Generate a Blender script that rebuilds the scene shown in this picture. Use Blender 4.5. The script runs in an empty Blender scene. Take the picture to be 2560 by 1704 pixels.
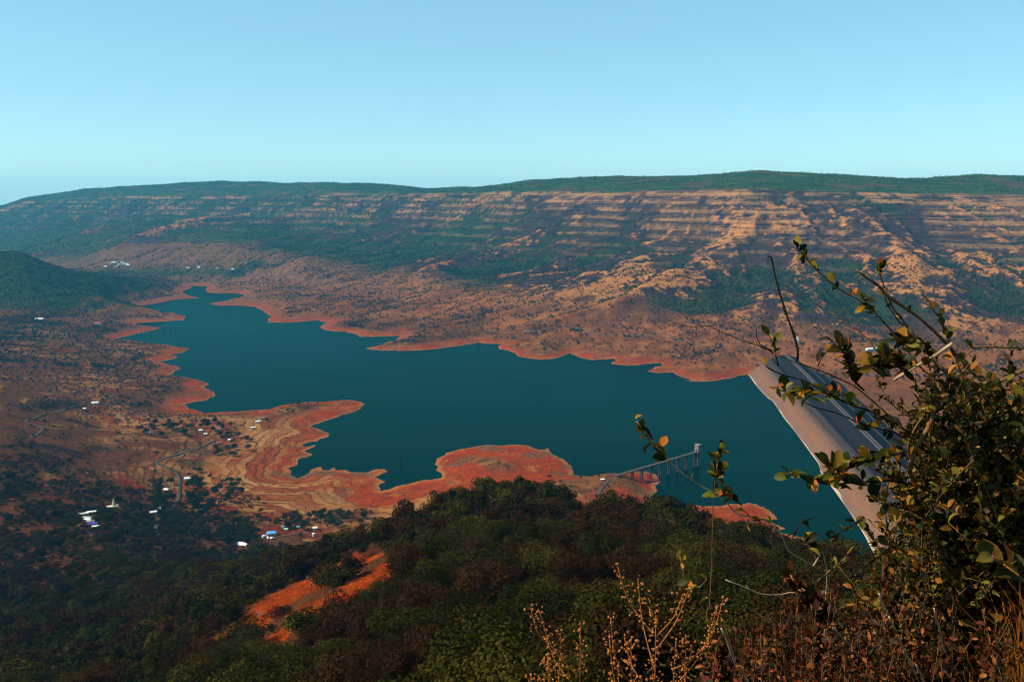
import bpy, math, random
import numpy as np
from mathutils import Vector

random.seed(7)
rng = np.random.default_rng(7)
scene = bpy.context.scene
COL = scene.collection

# ------------------------------------------------------------------ camera, sky, sun, exposure
EYE = 500.0                     # height of the viewpoint above the water
PITCH = math.atan(370.0 / 2130.0)
cam_data = bpy.data.cameras.new("camera")
cam = bpy.data.objects.new("camera", cam_data)
COL.objects.link(cam)
cam.location = (0, 0, EYE)
cam.rotation_euler = (math.pi / 2 - PITCH, 0, 0)
cam_data.sensor_width = 36.0
cam_data.lens = 36.0 * 2130.0 / 2560.0
cam_data.clip_start = 0.05
cam_data.clip_end = 300000.0
scene.camera = cam

SUN_AZ, SUN_EL = math.radians(-104.0), math.radians(47.0)      # azimuth from +Y, clockwise
SUN_DIR = Vector((math.sin(SUN_AZ) * math.cos(SUN_EL), math.cos(SUN_AZ) * math.cos(SUN_EL), math.sin(SUN_EL)))

world = bpy.data.worlds.new("World")
scene.world = world
world.use_nodes = True
wn = world.node_tree.nodes
wl = world.node_tree.links
wn.clear()
w_out = wn.new("ShaderNodeOutputWorld")
w_bg = wn.new("ShaderNodeBackground")
w_sky = wn.new("ShaderNodeTexSky")
w_sky.sky_type = 'NISHITA'
w_sky.sun_disc = False
w_sky.sun_elevation = SUN_EL
w_sky.sun_rotation = SUN_AZ
w_sky.altitude = 1200.0
w_sky.air_density = 1.0
w_sky.dust_density = 1.0
w_sky.ozone_density = 2.5
w_tint = wn.new("ShaderNodeMix")
w_tint.data_type = 'RGBA'
w_tint.blend_type = 'MULTIPLY'
w_tint.inputs['Factor'].default_value = 1.0
w_tint.inputs['B'].default_value = (0.78, 1.0, 0.98, 1.0)
wl.new(w_sky.outputs[0], w_tint.inputs['A'])
w_even = wn.new("ShaderNodeMix")           # thin high haze evens the sky out
w_even.data_type = 'RGBA'
w_even.inputs['Factor'].default_value = 0.38
w_even.inputs['B'].default_value = (2.45, 5.15, 6.0, 1.0)
wl.new(w_tint.outputs['Result'], w_even.inputs['A'])
wl.new(w_even.outputs['Result'], w_bg.inputs['Color'])
w_bg.inputs['Strength'].default_value = 0.086
wl.new(w_bg.outputs[0], w_out.inputs[0])

sun_data = bpy.data.lights.new("sun", 'SUN')
sun_data.energy = 4.6
sun_data.angle = math.radians(0.5)
sun_data.color = (1.0, 0.93, 0.80)
sun = bpy.data.objects.new("sun", sun_data)
sun.rotation_euler = (-SUN_DIR).to_track_quat('-Z', 'Y').to_euler()
sun.location = (-300, -80, 900)
COL.objects.link(sun)

scene.view_settings.view_transform = 'Standard'
scene.view_settings.look = 'None'
scene.view_settings.exposure = 0.9
scene.view_settings.gamma = 1.0
scene.view_settings.use_curve_mapping = False
scene.render.engine = 'CYCLES'
scene.cycles.use_denoising = True
scene.cycles.filter_width = 1.1
scene.cycles.max_bounces = 5
scene.cycles.diffuse_bounces = 2
scene.cycles.glossy_bounces = 2
scene.cycles.transmission_bounces = 2
scene.cycles.volume_bounces = 0
scene.cycles.transparent_max_bounces = 6

ALB = 0.62                      # bare stone, earth and plaster of this hazy, strongly lit country
HAZE_DENSITY = 2.8e-5
HAZE_COLOR = (0.09, 0.60, 1.0)

# ------------------------------------------------------------------ helpers
CP, SP = math.cos(PITCH), math.sin(PITCH)

def ray(px, row):
    """(u, cy, cz) of the sight line through a point of the view, in world axes."""
    u = (np.asarray(px, float) - 1280.0) / 2130.0
    v = (852.0 - np.asarray(row, float)) / 2130.0
    return u, CP + v * SP, -SP + v * CP

def on_plane(px, row, z=0.0):
    u, cy, cz = ray(px, row)
    t = (z - EYE) / cz
    return u * t, cy * t

def at_depth(px, row, Y):
    u, cy, cz = ray(px, row)
    t = Y / cy
    return np.array([u * t, cy * t, EYE + cz * t]).T

def smooth(a, b, x):
    t = np.clip((x - a) / (b - a), 0, 1)
    return t * t * (3 - 2 * t)

def mix(a, b, t):
    return a + (b - a) * t

def _hash(xi, yi, seed):
    h = (xi.astype(np.int64) * 374761393 + yi.astype(np.int64) * 668265263 + seed * 1274126177) & 0xFFFFFFFF
    h = ((h ^ (h >> 13)) * 1274126177) & 0xFFFFFFFF
    h = ((h ^ (h >> 16)) * 2246822519) & 0xFFFFFFFF
    return (h ^ (h >> 15)) & 0xFFFFFFFF

def gnoise(x, y, seed=0):
    """Perlin style gradient noise, about -1..1."""
    xf, yf = np.floor(x), np.floor(y)
    fx, fy = x - xf, y - yf
    ux = fx * fx * fx * (fx * (fx * 6 - 15) + 10)
    uy = fy * fy * fy * (fy * (fy * 6 - 15) + 10)
    def g(dx, dy):
        a = _hash(xf + dx, yf + dy, seed) * (2 * math.pi / 4294967296.0)
        return np.cos(a) * (fx - dx) + np.sin(a) * (fy - dy)
    a = mix(g(0, 0), g(1, 0), ux)
    b = mix(g(0, 1), g(1, 1), ux)
    return mix(a, b, uy) * 1.5

def fbm(x, y, octaves=4, seed=0, gain=0.5):
    s, amp, tot = 0.0, 1.0, 0.0
    for o in range(octaves):
        s = s + amp * gnoise(x, y, seed + o * 17)
        tot += amp
        amp *= gain
        x = x * 2.03 + 11.3
        y = y * 2.03 - 7.7
    return s / tot

def ridged(x, y, octaves=4, seed=0, gain=0.5):
    s, amp, tot = 0.0, 1.0, 0.0
    for o in range(octaves):
        n = 1.0 - np.abs(gnoise(x, y, seed + o * 31)) * 1.5
        s = s + amp * n
        tot += amp
        amp *= gain
        x = x * 2.07 + 3.1
        y = y * 2.07 + 9.2
    return s / tot

def seg_dist(x, y, poly, closed=False):
    """Distance to a polyline, and the parameter (index + fraction) of the nearest point."""
    P = np.asarray(poly, float)
    n = len(P) if closed else len(P) - 1
    best = np.full(x.shape, 1e30)
    par = np.zeros(x.shape)
    for i in range(n):
        ax, ay = P[i]
        bx, by = P[(i + 1) % len(P)]
        dx, dy = bx - ax, by - ay
        L = dx * dx + dy * dy + 1e-9
        t = np.clip(((x - ax) * dx + (y - ay) * dy) / L, 0, 1)
        d = (x - ax - t * dx) ** 2 + (y - ay - t * dy) ** 2
        m = d < best
        best = np.where(m, d, best)
        par = np.where(m, i + t, par)
    return np.sqrt(best), par

def inside(x, y, poly):
    P = np.asarray(poly, float)
    r = np.zeros(x.shape, bool)
    for i in range(len(P)):
        ax, ay = P[i]
        bx, by = P[(i + 1) % len(P)]
        if ay == by:
            continue
        c = ((ay > y) != (by > y)) & (x < (bx - ax) * (y - ay) / (by - ay) + ax)
        r ^= c
    return r

def tag(o, label=None, cat=None, group=None, kind=None):
    if label: o['label'] = label
    if cat: o['category'] = cat
    if group: o['group'] = group
    if kind: o['kind'] = kind
    return o

def link_mesh(name, me, mats=(), parent=None):
    o = bpy.data.objects.new(name, me)
    for m in (mats if isinstance(mats, (list, tuple)) else [mats]):
        if m is not None and m.name not in [k.name for k in me.materials if k]:
            me.materials.append(m)
    COL.objects.link(o)
    if parent is not None:
        o.parent = parent
    return o

def empty(name, loc=(0, 0, 0), rz=0.0):
    o = bpy.data.objects.new(name, None)
    o.empty_display_size = 0.5
    o.location = loc
    o.rotation_euler = (0, 0, rz)
    COL.objects.link(o)
    return o

def children(o):
    return [c for c in bpy.data.objects if c.parent == o]

def np_mesh(name, V, F, smooth_shade=False):
    """Mesh from arrays; F has one column per corner (3 or 4)."""
    V = np.asarray(V, np.float32)
    F = np.asarray(F, np.int32)
    me = bpy.data.meshes.new(name)
    me.vertices.add(len(V))
    me.vertices.foreach_set("co", V.ravel())
    k = F.shape[1]
    me.loops.add(F.size)
    me.loops.foreach_set("vertex_index", F.ravel())
    me.polygons.add(len(F))
    me.polygons.foreach_set("loop_start", np.arange(0, F.size, k, dtype=np.int32))
    me.polygons.foreach_set("loop_total", np.full(len(F), k, np.int32))
    if smooth_shade:
        me.polygons.foreach_set("use_smooth", np.ones(len(F), bool))
    me.update(calc_edges=True)
    return me

class MB:
    """Collects boxes, tubes and loose faces into ONE mesh."""
    def __init__(self):
        self.v, self.f = [], []
    def add(self, vs, fs):
        b = len(self.v)
        self.v += [tuple(p) for p in vs]
        self.f += [tuple(i + b for i in f) for f in fs]
    def box(self, c, s, rz=0.0, taper=1.0):
        cx, cy, cz = c
        hx, hy, hz = s[0] / 2, s[1] / 2, s[2] / 2
        ca, sa = math.cos(rz), math.sin(rz)
        vs = []
        for dz, k in ((-hz, 1.0), (hz, taper)):
            for dx, dy in ((-hx, -hy), (hx, -hy), (hx, hy), (-hx, hy)):
                X, Y = dx * k, dy * k
                vs.append((cx + X * ca - Y * sa, cy + X * sa + Y * ca, cz + dz))
        self.add(vs, [(3, 2, 1, 0), (4, 5, 6, 7), (0, 1, 5, 4), (1, 2, 6, 5), (2, 3, 7, 6), (3, 0, 4, 7)])
        return self
    def tube(self, pts, rad, n=6, cap=True):
        pts = [Vector(p) for p in pts]
        m = len(pts)
        rad = [rad] * m if not hasattr(rad, '__len__') else list(rad)
        base = len(self.v)
        ref = Vector((0.31, 0.17, 0.93))
        for i, p in enumerate(pts):
            d = (pts[min(i + 1, m - 1)] - pts[max(i - 1, 0)])
            d = d.normalized() if d.length > 1e-9 else Vector((0, 0, 1))
            if abs(d.dot(ref)) > 0.97:
                ref = Vector((0.93, 0.2, 0.1))
            a = d.cross(ref).normalized()
            b = d.cross(a)
            for k in range(n):
                t = 2 * math.pi * k / n
                q = p + (a * math.cos(t) + b * math.sin(t)) * rad[i]
                self.v.append(tuple(q))
        for i in range(m - 1):
            for k in range(n):
                k2 = (k + 1) % n
                self.f.append((base + i * n + k, base + i * n + k2, base + (i + 1) * n + k2, base + (i + 1) * n + k))
        if cap:
            self.f.append(tuple(base + k for k in reversed(range(n))))
            self.f.append(tuple(base + (m - 1) * n + k for k in range(n)))
        return self
    def mesh(self, name, smooth_shade=False):
        me = bpy.data.meshes.new(name)
        me.from_pydata(self.v, [], self.f)
        if smooth_shade:
            me.polygons.foreach_set("use_smooth", np.ones(len(me.polygons), bool))
        me.update()
        return me
    def build(self, name, mat, parent=None, smooth_shade=False):
        return link_mesh(name, self.mesh(name, smooth_shade), mat, parent)

# ------------------------------------------------------------------ materials
def new_mat(name):
    m = bpy.data.materials.new(name)
    m.use_nodes = True
    nt = m.node_tree
    b = nt.nodes["Principled BSDF"]
    b.inputs['Roughness'].default_value = 0.9
    b.inputs['Specular IOR Level'].default_value = 0.086
    return m, nt, b

def noise_node(nt, scale, detail=4.0, rough=0.6, coord='Object'):
    tc = nt.nodes.new("ShaderNodeTexCoord")
    n = nt.nodes.new("ShaderNodeTexNoise")
    n.inputs['Scale'].default_value = scale
    n.inputs['Detail'].default_value = detail
    n.inputs['Roughness'].default_value = rough
    nt.links.new(tc.outputs[coord], n.inputs['Vector'])
    return n

def ramp(nt, src, stops):
    r = nt.nodes.new("ShaderNodeValToRGB")
    while len(r.color_ramp.elements) < len(stops):
        r.color_ramp.elements.new(0.5)
    for e, (p, c) in zip(r.color_ramp.elements, stops):
        e.position = p
        e.color = (*c, 1.0)
    nt.links.new(src, r.inputs[0])
    return r

def simple_mat(name, col, var=0.25, scale=1.0, rough=0.9, bump=0.0, spec=0.0):
    m, nt, b = new_mat(name)
    n = noise_node(nt, scale)
    col = tuple(c * ALB for c in col)
    lo = tuple(c * (1 - var) for c in col)
    hi = tuple(min(1, c * (1 + var)) for c in col)
    r = ramp(nt, n.outputs['Fac'], [(0.3, lo), (0.7, hi)])
    nt.links.new(r.outputs[0], b.inputs['Base Color'])
    b.inputs['Roughness'].default_value = rough
    b.inputs['Specular IOR Level'].default_value = spec
    if bump:
        bp = nt.nodes.new("ShaderNodeBump")
        bp.inputs['Strength'].default_value = bump
        bp.inputs['Distance'].default_value = 0.2
        nt.links.new(n.outputs['Fac'], bp.inputs['Height'])
        nt.links.new(bp.outputs[0], b.inputs['Normal'])
    return m

def leaf_mat(name, cols, transl=0.3, rough=0.9, spec=0.0, per_face=True):
    """Foliage: colour varies per tree and per leaf clump; some light passes through."""
    m, nt, b = new_mat(name)
    oi = nt.nodes.new("ShaderNodeObjectInfo")
    geo = nt.nodes.new("ShaderNodeNewGeometry")
    add = nt.nodes.new("ShaderNodeMath"); add.operation = 'MULTIPLY_ADD'
    add.inputs[1].default_value = 0.55
    mul = nt.nodes.new("ShaderNodeMath"); mul.operation = 'MULTIPLY'
    mul.inputs[1].default_value = 0.45
    nt.links.new(geo.outputs['Random Per Island'], mul.inputs[0])
    nt.links.new(oi.outputs['Random'], add.inputs[0])
    nt.links.new(mul.outputs[0], add.inputs[2])
    k = len(cols)
    r = ramp(nt, add.outputs[0], [(i / max(1, k - 1) * 0.9 + 0.05, c) for i, c in enumerate([tuple(q * 0.56 for q in c0) for c0 in cols])])
    nt.links.new(r.outputs[0], b.inputs['Base Color'])
    b.inputs['Roughness'].default_value = rough
    b.inputs['Specular IOR Level'].default_value = spec
    if transl > 0:
        tr = nt.nodes.new("ShaderNodeBsdfTranslucent")
        nt.links.new(r.outputs[0], tr.inputs['Color'])
        mx = nt.nodes.new("ShaderNodeMixShader")
        mx.inputs[0].default_value = transl
        nt.links.new(b.outputs[0], mx.inputs[1])
        nt.links.new(tr.outputs[0], mx.inputs[2])
        nt.links.new(mx.outputs[0], nt.nodes["Material Output"].inputs['Surface'])
    return m
# ------------------------------------------------------------------ shoreline of the reservoir, on the plane z = 0
def _t(x0, y0, k, pts):
    return [(x0 + a / k, y0 + b / k) for a, b in pts]

KA, KD = 2.6133, 3.136
SHORE_LEFT = (
    _t(0, 400, KA, [(1235,820),(1242,840),(1195,865),(1215,880),(1310,900),(1150,910),(1000,940),(940,952),(960,975),(1050,995),(1150,1008),
        (1215,1020),(1200,1045),(1050,1055),(890,1065),(900,1075),(1050,1095),(980,1115),(870,1140),(750,1165),(830,1175),(1000,1200),
        (1080,1205),(1140,1218),(1240,1230),(1200,1255),(1110,1272),(1150,1295),(1050,1315),(1100,1335),(1180,1360),(1130,1395),(1090,1410),
        (1250,1425),(1330,1450),(1370,1460)]) +
    _t(0, 900, KD, [(1640,190),(1630,225),(1690,280),(1620,315),(1450,345),(1480,380),(1600,415),(1740,405),(1930,395),(2100,385)]) +
    _t(650, 950, KD, [(0,250),(90,222),(180,195),(290,180),(400,170),(520,166),(650,155),(740,157),(790,170),(825,185),(790,225),(700,262),(620,285),
        (510,318),(420,350),(400,365),(480,385),(535,408),(540,445),(450,480),(390,485),(340,500),(330,520),(440,502),(440,512),(350,555),(415,575),
        (370,605),(300,620),(290,670),(225,690),(240,740),(300,765),(350,740),(390,705),(430,690),(480,675),(490,700),(540,705),(568,690),(575,655),(590,685),
        (600,705),(690,700),(700,715),(780,720),(850,720),(880,705),(920,695),(985,690),(1010,715),(950,735),(900,760),(950,780),(990,795),(930,820),
        (950,865),(1020,850),(1100,820),(1200,800),(1290,780),(1360,775),(1420,765),(1425,730),(1395,680),(1380,635),(1410,600),(1450,570),(1560,540),
        (1700,515),(1830,503),(1950,506),(2060,505),(2130,520),(2180,540),(2230,545),(2260,525),(2275,560),(2310,585)]) +
    _t(1350, 950, KD, [(100,570),(150,605),(190,620),(230,660),(250,690),(260,740),(330,750),(450,745),(540,742),(620,735),(740,715),(840,715),(910,735),(950,790),
        (915,820),(925,870),(890,905),(870,960),(890,1012),(980,1015),(1050,1005),(1110,985),(1170,980),(1300,985),(1420,985),(1480,965),(1560,972),(1640,960),(1700,970),
        (1750,990),(1800,1020),(1840,1050),(1870,1085),(1800,1100),(1860,1130),(1930,1160),(1850,1180),(1950,1205),(2050,1230),(2150,1250),(2250,1290),(2352,1325)]) +
    [(2140, 1385)])
DAM_LINE = (_t(1810, 850, KD, [(190,270),(245,345),(300,410),(340,450),(385,480),(470,610),(560,720),(640,830),(690,900),(740,965),(750,1000),(760,1040),
        (810,1110),(860,1170),(910,1240),(960,1310),(1010,1385),(1060,1460),(1110,1545)]) + [(2185, 1385)])     # far to near
SHORE_FAR = (
    _t(0, 400, KA, [(1360,825),(1345,855),(1400,870),(1520,868),(1600,880),(1540,905),(1440,925),(1365,940),(1450,950),(1600,952),(1690,970),(1740,1000),
        (1780,1020),(1750,1045),(1738,1060),(1830,1062),(1960,1055),(2080,1045),(2140,1060),(2090,1090),(2130,1112),(2250,1122)]) +
    _t(860, 400, KA, [(0,1120),(90,1140),(100,1155),(180,1155),(290,1150),(370,1145),(345,1175),(250,1205),(140,1230),(200,1241),(300,1245),(410,1246),(520,1240),(700,1220),
        (800,1205),(880,1190),(940,1200),(1030,1200),(1015,1235),(1090,1250),(1130,1275),(1180,1290),(1260,1302),(1380,1295),(1440,1275),(1490,1255),(1510,1275),(1540,1290),
        (1630,1308),(1700,1300),(1760,1295),(1775,1310),(1745,1330),(1850,1342),(1950,1335),(2010,1328),(2070,1325),(2030,1350),(1980,1380),(2050,1392),(2150,1385),(2200,1415),(2300,1440)]) +
    _t(1660, 400, KA, [(100,1425),(180,1445),(260,1446),(330,1443),(430,1425),(500,1405)]))

def world_poly(pts):
    a = np.array(pts)
    x, y = on_plane(a[:, 0], a[:, 1])
    return np.stack([x, y], 1)

W_LEFT, W_DAM, W_FAR = world_poly(SHORE_LEFT), world_poly(DAM_LINE), world_poly(SHORE_FAR)

def roughen(P, amp=0.045, lev=1, seed=3):
    """Midpoint displacement: a natural, frayed shoreline."""
    g = np.random.default_rng(seed)
    for _ in range(lev):
        Q = [P[0]]
        for a, b in zip(P[:-1], P[1:]):
            d = b - a
            L = math.hypot(*d)
            n = np.array([-d[1], d[0]])
            Q += [(a + b) / 2 + n * g.normal() * amp * min(1.0, 80.0 / (L + 1)) * 2.0, b]
        P = np.array(Q)
    return P

W_LEFT, W_FAR = roughen(W_LEFT), roughen(W_FAR, seed=5)
LAKE = np.concatenate([W_LEFT, W_DAM[::-1], W_FAR[::-1]])

# ------------------------------------------------------------------ relief: profile nodes from the lookout to the horizon
# each node: list of (px, forward distance, 'r' row | 'z' height, value)
NODES = [
 [(-1600,1,'z',498.4),(3900,1,'z',498.4)],
 [(-1600,6,'z',494.2),(1500,6,'z',494.7),(1800,6,'z',494.9),(2100,6,'z',495.5),(2200,6,'z',496.5),(2300,6,'z',497.4),(2400,6,'z',498.0),(2560,6,'z',498.6),(2800,6,'z',499.1),(3900,6,'z',499.6)],
 [(-1600,16,'z',482),(1500,16,'z',484),(2000,16,'z',485),(2300,16,'z',490.0),(2560,16,'z',493.0),(3900,16,'z',494)],
 [(-1600,60,'z',440),(0,60,'z',446),(1300,60,'z',451),(2000,60,'z',455),(2560,60,'z',460),(3900,60,'z',464)],
 [(-1600,320,'z',320),(0,300,'r',1735),(500,200,'r',1725),(1000,130,'r',1720),(1300,105,'r',1720),(1630,98,'r',1720),(2000,92,'r',1710),(2560,90,'r',1660),(3900,90,'r',1600)],
 [(-1600,520,'z',230),(0,500,'r',1610),(250,480,'r',1570),(500,380,'r',1520),(750,300,'r',1490),(1000,250,'r',1460),(1300,230,'r',1435),(1630,220,'r',1435),(2000,200,'r',1470),(2560,180,'r',1500),(3900,180,'r',1480)],
 [(-1600,800,'z',150),(0,800,'r',1420),(250,740,'r',1432),(500,600,'r',1440),(750,480,'r',1395),(900,430,'r',1350),(1021,420,'r',1312),(1087,425,'r',1280),(1152,430,'r',1248),(1228,440,'r',1234),(1358,435,'r',1238),(1445,420,'r',1268),
  (1521,410,'r',1280),(1608,395,'r',1296),(1695,385,'r',1298),(1782,375,'r',1330),(1847,365,'r',1350),(1934,350,'r',1372),(2010,340,'r',1400),(2170,330,'r',1430),(2560,300,'r',1480),(3900,300,'r',1480)],
 [(-1600,1000,'z',130),(0,1000,'z',108),(250,920,'z',110),(500,800,'z',128),(750,690,'z',140),(1000,600,'z',180),(1300,610,'z',185),(1630,560,'z',190),(2000,520,'z',200),(2560,480,'z',220),(3900,480,'z',230)],
 [(-1600,1250,'z',130),(0,1250,'z',98),(250,1150,'z',70),(500,1000,'z',58),(750,930,'z',38),(1000,850,'z',40),(1300,840,'z',45),(1630,780,'z',45),(2000,720,'z',60),(2560,700,'z',80),(3900,700,'z',90)],
 [(-1600,1500,'z',140),(0,1500,'z',92),(160,1500,'z',66),(250,1480,'z',52),(350,1480,'z',40),(500,1330,'z',29),(620,1250,'z',22),(750,1180,'z',18),(1000,1120,'z',15),(1300,1060,'z',16),(1630,980,'z',17),(2000,930,'z',14),(2560,930,'z',14),(3900,930,'z',16)],
 [(-1600,1800,'z',150),(0,1800,'z',80),(250,1700,'z',33),(350,1640,'z',33),(500,1560,'z',24),(750,1500,'z',22),(2000,1400,'z',20),(2560,1400,'z',8),(3900,1400,'z',20)],
 [(-1600,2400,'z',120),(0,2400,'z',62),(250,2300,'z',36),(500,2200,'z',24),(1000,1900,'z',22),(2000,1700,'z',20),(2400,1700,'z',8),(3900,1700,'z',25)],
 [(-1600,3200,'z',60),(0,3200,'z',32),(250,3200,'z',26),(500,3150,'z',24),(800,2900,'z',22),(1000,2600,'z',22),(1630,2050,'z',24),(2170,1900,'z',12),(2560,1900,'z',25),(3900,1900,'z',30)],
 [(-1600,3900,'z',420),(-300,3800,'z',300),(0,3800,'r',632),(65,3820,'r',638),(109,3850,'r',656),(217,3950,'r',683),(326,4050,'r',704),(467,4250,'r',722),(620,4250,'z',26),(800,3700,'z',24),(1000,3100,'z',24),(1630,2200,'z',26),(2170,2080,'z',22),(2560,2080,'z',40),(3900,2080,'z',50)],
 [(-1600,4600,'z',100),(0,4600,'z',50),(467,4700,'z',24),(800,4200,'z',34),(1000,3600,'z',38),(1280,2900,'z',38),(1500,2500,'z',40),(1900,2380,'z',40),(2170,2280,'z',40),(2560,2250,'z',60),(3900,2250,'z',70)],
 [(-1600,6500,'z',80),(0,5300,'r',668),(200,5300,'r',660),(330,5250,'r',630),(565,5100,'r',618),(700,4800,'r',640),(925,4500,'r',682),(1087,4000,'r',697),(1280,3500,'r',742),(1630,2900,'r',782),(1900,2650,'r',826),(2170,2500,'r',860),(2560,2500,'r',837),(3900,2500,'r',820)],
 [(-1600,8000,'z',220),(0,7000,'r',610),(330,6500,'r',575),(600,6100,'r',570),(925,5600,'r',600),(1280,4400,'r',655),(1630,3500,'r',703),(1900,3200,'r',712),(2170,3050,'r',722),(2560,3100,'r',705),(3900,3100,'r',690)],
 [(-1600,9500,'z',280),(0,8000,'r',560),(330,7500,'r',540),(600,7100,'r',545),(925,6500,'r',540),(1200,5600,'r',560),(1400,4900,'r',572),(1630,4400,'r',600),(1900,3950,'r',612),(2170,3800,'r',595),(2560,3800,'r',592),(3900,3800,'r',590)],
 [(-1600,11500,'z',330),(-400,9800,'z',330),(0,9000,'r',526),(65,8900,'r',503),(217,8700,'r',496),(435,8400,'r',487),(760,7800,'r',487),(1087,6700,'r',483),(1300,5900,'r',479),(1520,5300,'r',484),(1610,5000,'r',479),(1850,4600,'r',471),(2065,4450,'r',479),(2280,4400,'r',483),(2560,4400,'r',490),(3900,4400,'r',490)],
 [(-1600,12500,'z',350),(-300,10500,'z',350),(0,9700,'r',515),(65,9600,'r',492),(217,9500,'r',470),(391,9400,'r',459),(554,9300,'r',451),(760,8700,'r',456),(934,8200,'r',457),(1065,7700,'r',471),(1195,7100,'r',467),(1304,6700,'r',453),(1467,6300,'r',441),
  (1652,5900,'r',438),(1750,5700,'r',439),(1850,5500,'r',428),(1912,5400,'r',426),(2021,5300,'r',432),(2173,5200,'r',439),(2304,5150,'r',444),(2412,5100,'r',439),(2560,5100,'r',440),(3900,5000,'r',440)],
 [(-1600,14500,'z',200),(0,11500,'z',250),(760,11000,'z',420),(3900,7500,'z',480)],
 [(-1600,20000,'z',60),(3900,18000,'z',120)],
 [(-1600,42000,'z',10),(3900,42000,'z',10)],
]

# columns of the ground sheet: s = x / y
s_mid = np.linspace(-0.66, 0.66, 860)
s_side = 0.66 + np.cumsum(np.linspace(0.0025, 0.034, 36))
S = np.concatenate([-s_side[::-1], s_mid, s_side])
# rows: distance, finer where the slopes stand up to the view
Yr = np.concatenate([
    np.geomspace(0.8, 80, 54, endpoint=False),
    np.geomspace(80, 1000, 190, endpoint=False),
    np.geomspace(1000, 2300, 205, endpoint=False),
    np.geomspace(2300, 5600, 430, endpoint=False),
    np.geomspace(5600, 10000, 110, endpoint=False),
    np.geomspace(10000, 15500, 14)])
LY = np.log(Yr)
NS, NY = len(S), len(Yr)

node_y, node_z = [], []
for nd in NODES:
    ss, yy, zz = [], [], []
    for px, Y, kind, val in nd:
        u = (px - 1280.0) / 2130.0
        if kind == 'r':
            _, cy, cz = ray(px, val)
            z = EYE + Y * float(cz) / float(cy)
        else:
            z = val
        # forward-plane coordinate of the point, then x
        depth = Y * CP - (z - EYE) * SP
        ss.append(u * depth / Y)
        yy.append(Y)
        zz.append(z)
    o = np.argsort(ss)
    ss, yy, zz = np.array(ss)[o], np.array(yy, float)[o], np.array(zz)[o]
    node_y.append(np.interp(S, ss, np.log(yy)))
    node_z.append(np.interp(S, ss, zz))
node_y, node_z = np.array(node_y), np.array(node_z)
ker = np.hanning(19); ker /= ker.sum()
def _sm(a):
    p = np.pad(a, ((0, 0), (9, 9)), mode='edge')
    return np.stack([np.convolve(r, ker, 'valid') for r in p])
node_y, node_z = _sm(node_y), _sm(node_z)
for k in range(1, len(node_y)):
    node_y[k] = np.maximum(node_y[k], node_y[k - 1] + 0.01)

MACRO = np.empty((NS, NY))
for i in range(NS):
    MACRO[i] = np.interp(LY, node_y[:, i], node_z[:, i])
def _smooth_rows(a, n):
    kr = np.hanning(n + 2)[1:-1]; kr /= kr.sum()
    p = np.pad(a, ((0, 0), (n // 2, n // 2)), mode='edge')
    out = np.zeros_like(a)
    for j in range(n):
        out += kr[j] * p[:, j:j + a.shape[1]]
    return out
MACRO = 0.5 * MACRO + 0.5 * _smooth_rows(MACRO, 13)

SS, YY = np.meshgrid(S, Yr, indexing='ij')
XX = SS * YY
# fractional place between the foot of the escarpment and its rim (0 foot, 1 rim)
K_FOOT, K_BASE, K_RIM, K_SKY = 15, 17, 18, 19
zf = node_z[K_FOOT][:, None]; zr = node_z[K_RIM][:, None]
lyg = np.broadcast_to(LY[None, :], SS.shape)
F_SLOPE = np.interp
def frac_between(ka, kb):
    a = node_y[ka][:, None]; b = node_y[kb][:, None]
    return (np.exp(lyg) - np.exp(a)) / (np.exp(b) - np.exp(a))
fr = frac_between(K_FOOT, K_RIM)                # 0..1 on the slope
fr_low = frac_between(K_FOOT - 1, K_FOOT)

# along-slope coordinate: spurs run downhill, fanning out from above the bright headland on the right
a_lin = XX * 0.862 - YY * 0.507 + 1250.0
cx0, cy0 = 2050.0, 7700.0
a_fan = 3600.0 * np.arctan2(XX - cx0, cy0 - YY) + 500.0
wf = smooth(-600, 1000, XX)
wx = 90 * fbm(XX / 700, YY / 700, 3, 91)
A_CO = mix(a_lin, a_fan, wf) + wx
B_CO = np.hypot(XX - cx0, YY - cy0)
spur = ridged(A_CO / 520.0, B_CO / 2600.0, 3, 40)          # large spurs and ravines
spur2 = ridged(A_CO / 190.0 + 5, B_CO / 900.0, 3, 47)
on_slope = smooth(-0.12, 0.25, fr) * (1 - smooth(0.86, 1.02, fr))
Z = MACRO.copy()
spur3 = ridged(A_CO / 72.0 + 2, B_CO / 270.0, 2, 52)
Z += on_slope * (spur3 - 0.55) * 15 * smooth(0.05, 0.3, fr)
Z += on_slope * ((spur - 0.55) * 80 * np.sin(np.pi * np.clip(fr * 0.85 + 0.15, 0, 1)) + (spur2 - 0.55) * 34)
# general roughness, growing with distance from the lookout
far_amp = smooth(60, 900, YY)
near_lake_amp = smooth(900, 2500, YY)
Z += far_amp * (6 * fbm(XX / 160, YY / 160, 4, 3) + near_lake_amp * 12 * fbm(XX / 420, YY / 420, 3, 9))
Z += (1 - far_amp) * smooth(20, 100, YY) * 3.0 * fbm(XX / 28, YY / 28, 3, 13)
Z += 0.05 * np.minimum(YY, 20) * fbm(XX / 1.3, YY / 1.3, 4, 15)
# low hills between lake and escarpment
hills = smooth(-2.2, 0.0, fr) * (1 - smooth(0.0, 0.6, fr)) * smooth(1900, 2600, YY)
Z += hills * (30 * (ridged(A_CO / 300 + 2, B_CO / 700, 3, 61) - 0.5) + 9 * (ridged(XX / 110, YY / 110, 3, 63) - 0.5))
# plateau undulation
top = smooth(1.0, 1.12, fr) * (YY < 14000)
Z += top * 10 * fbm(XX / 380, YY / 380, 3, 71)
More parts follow.
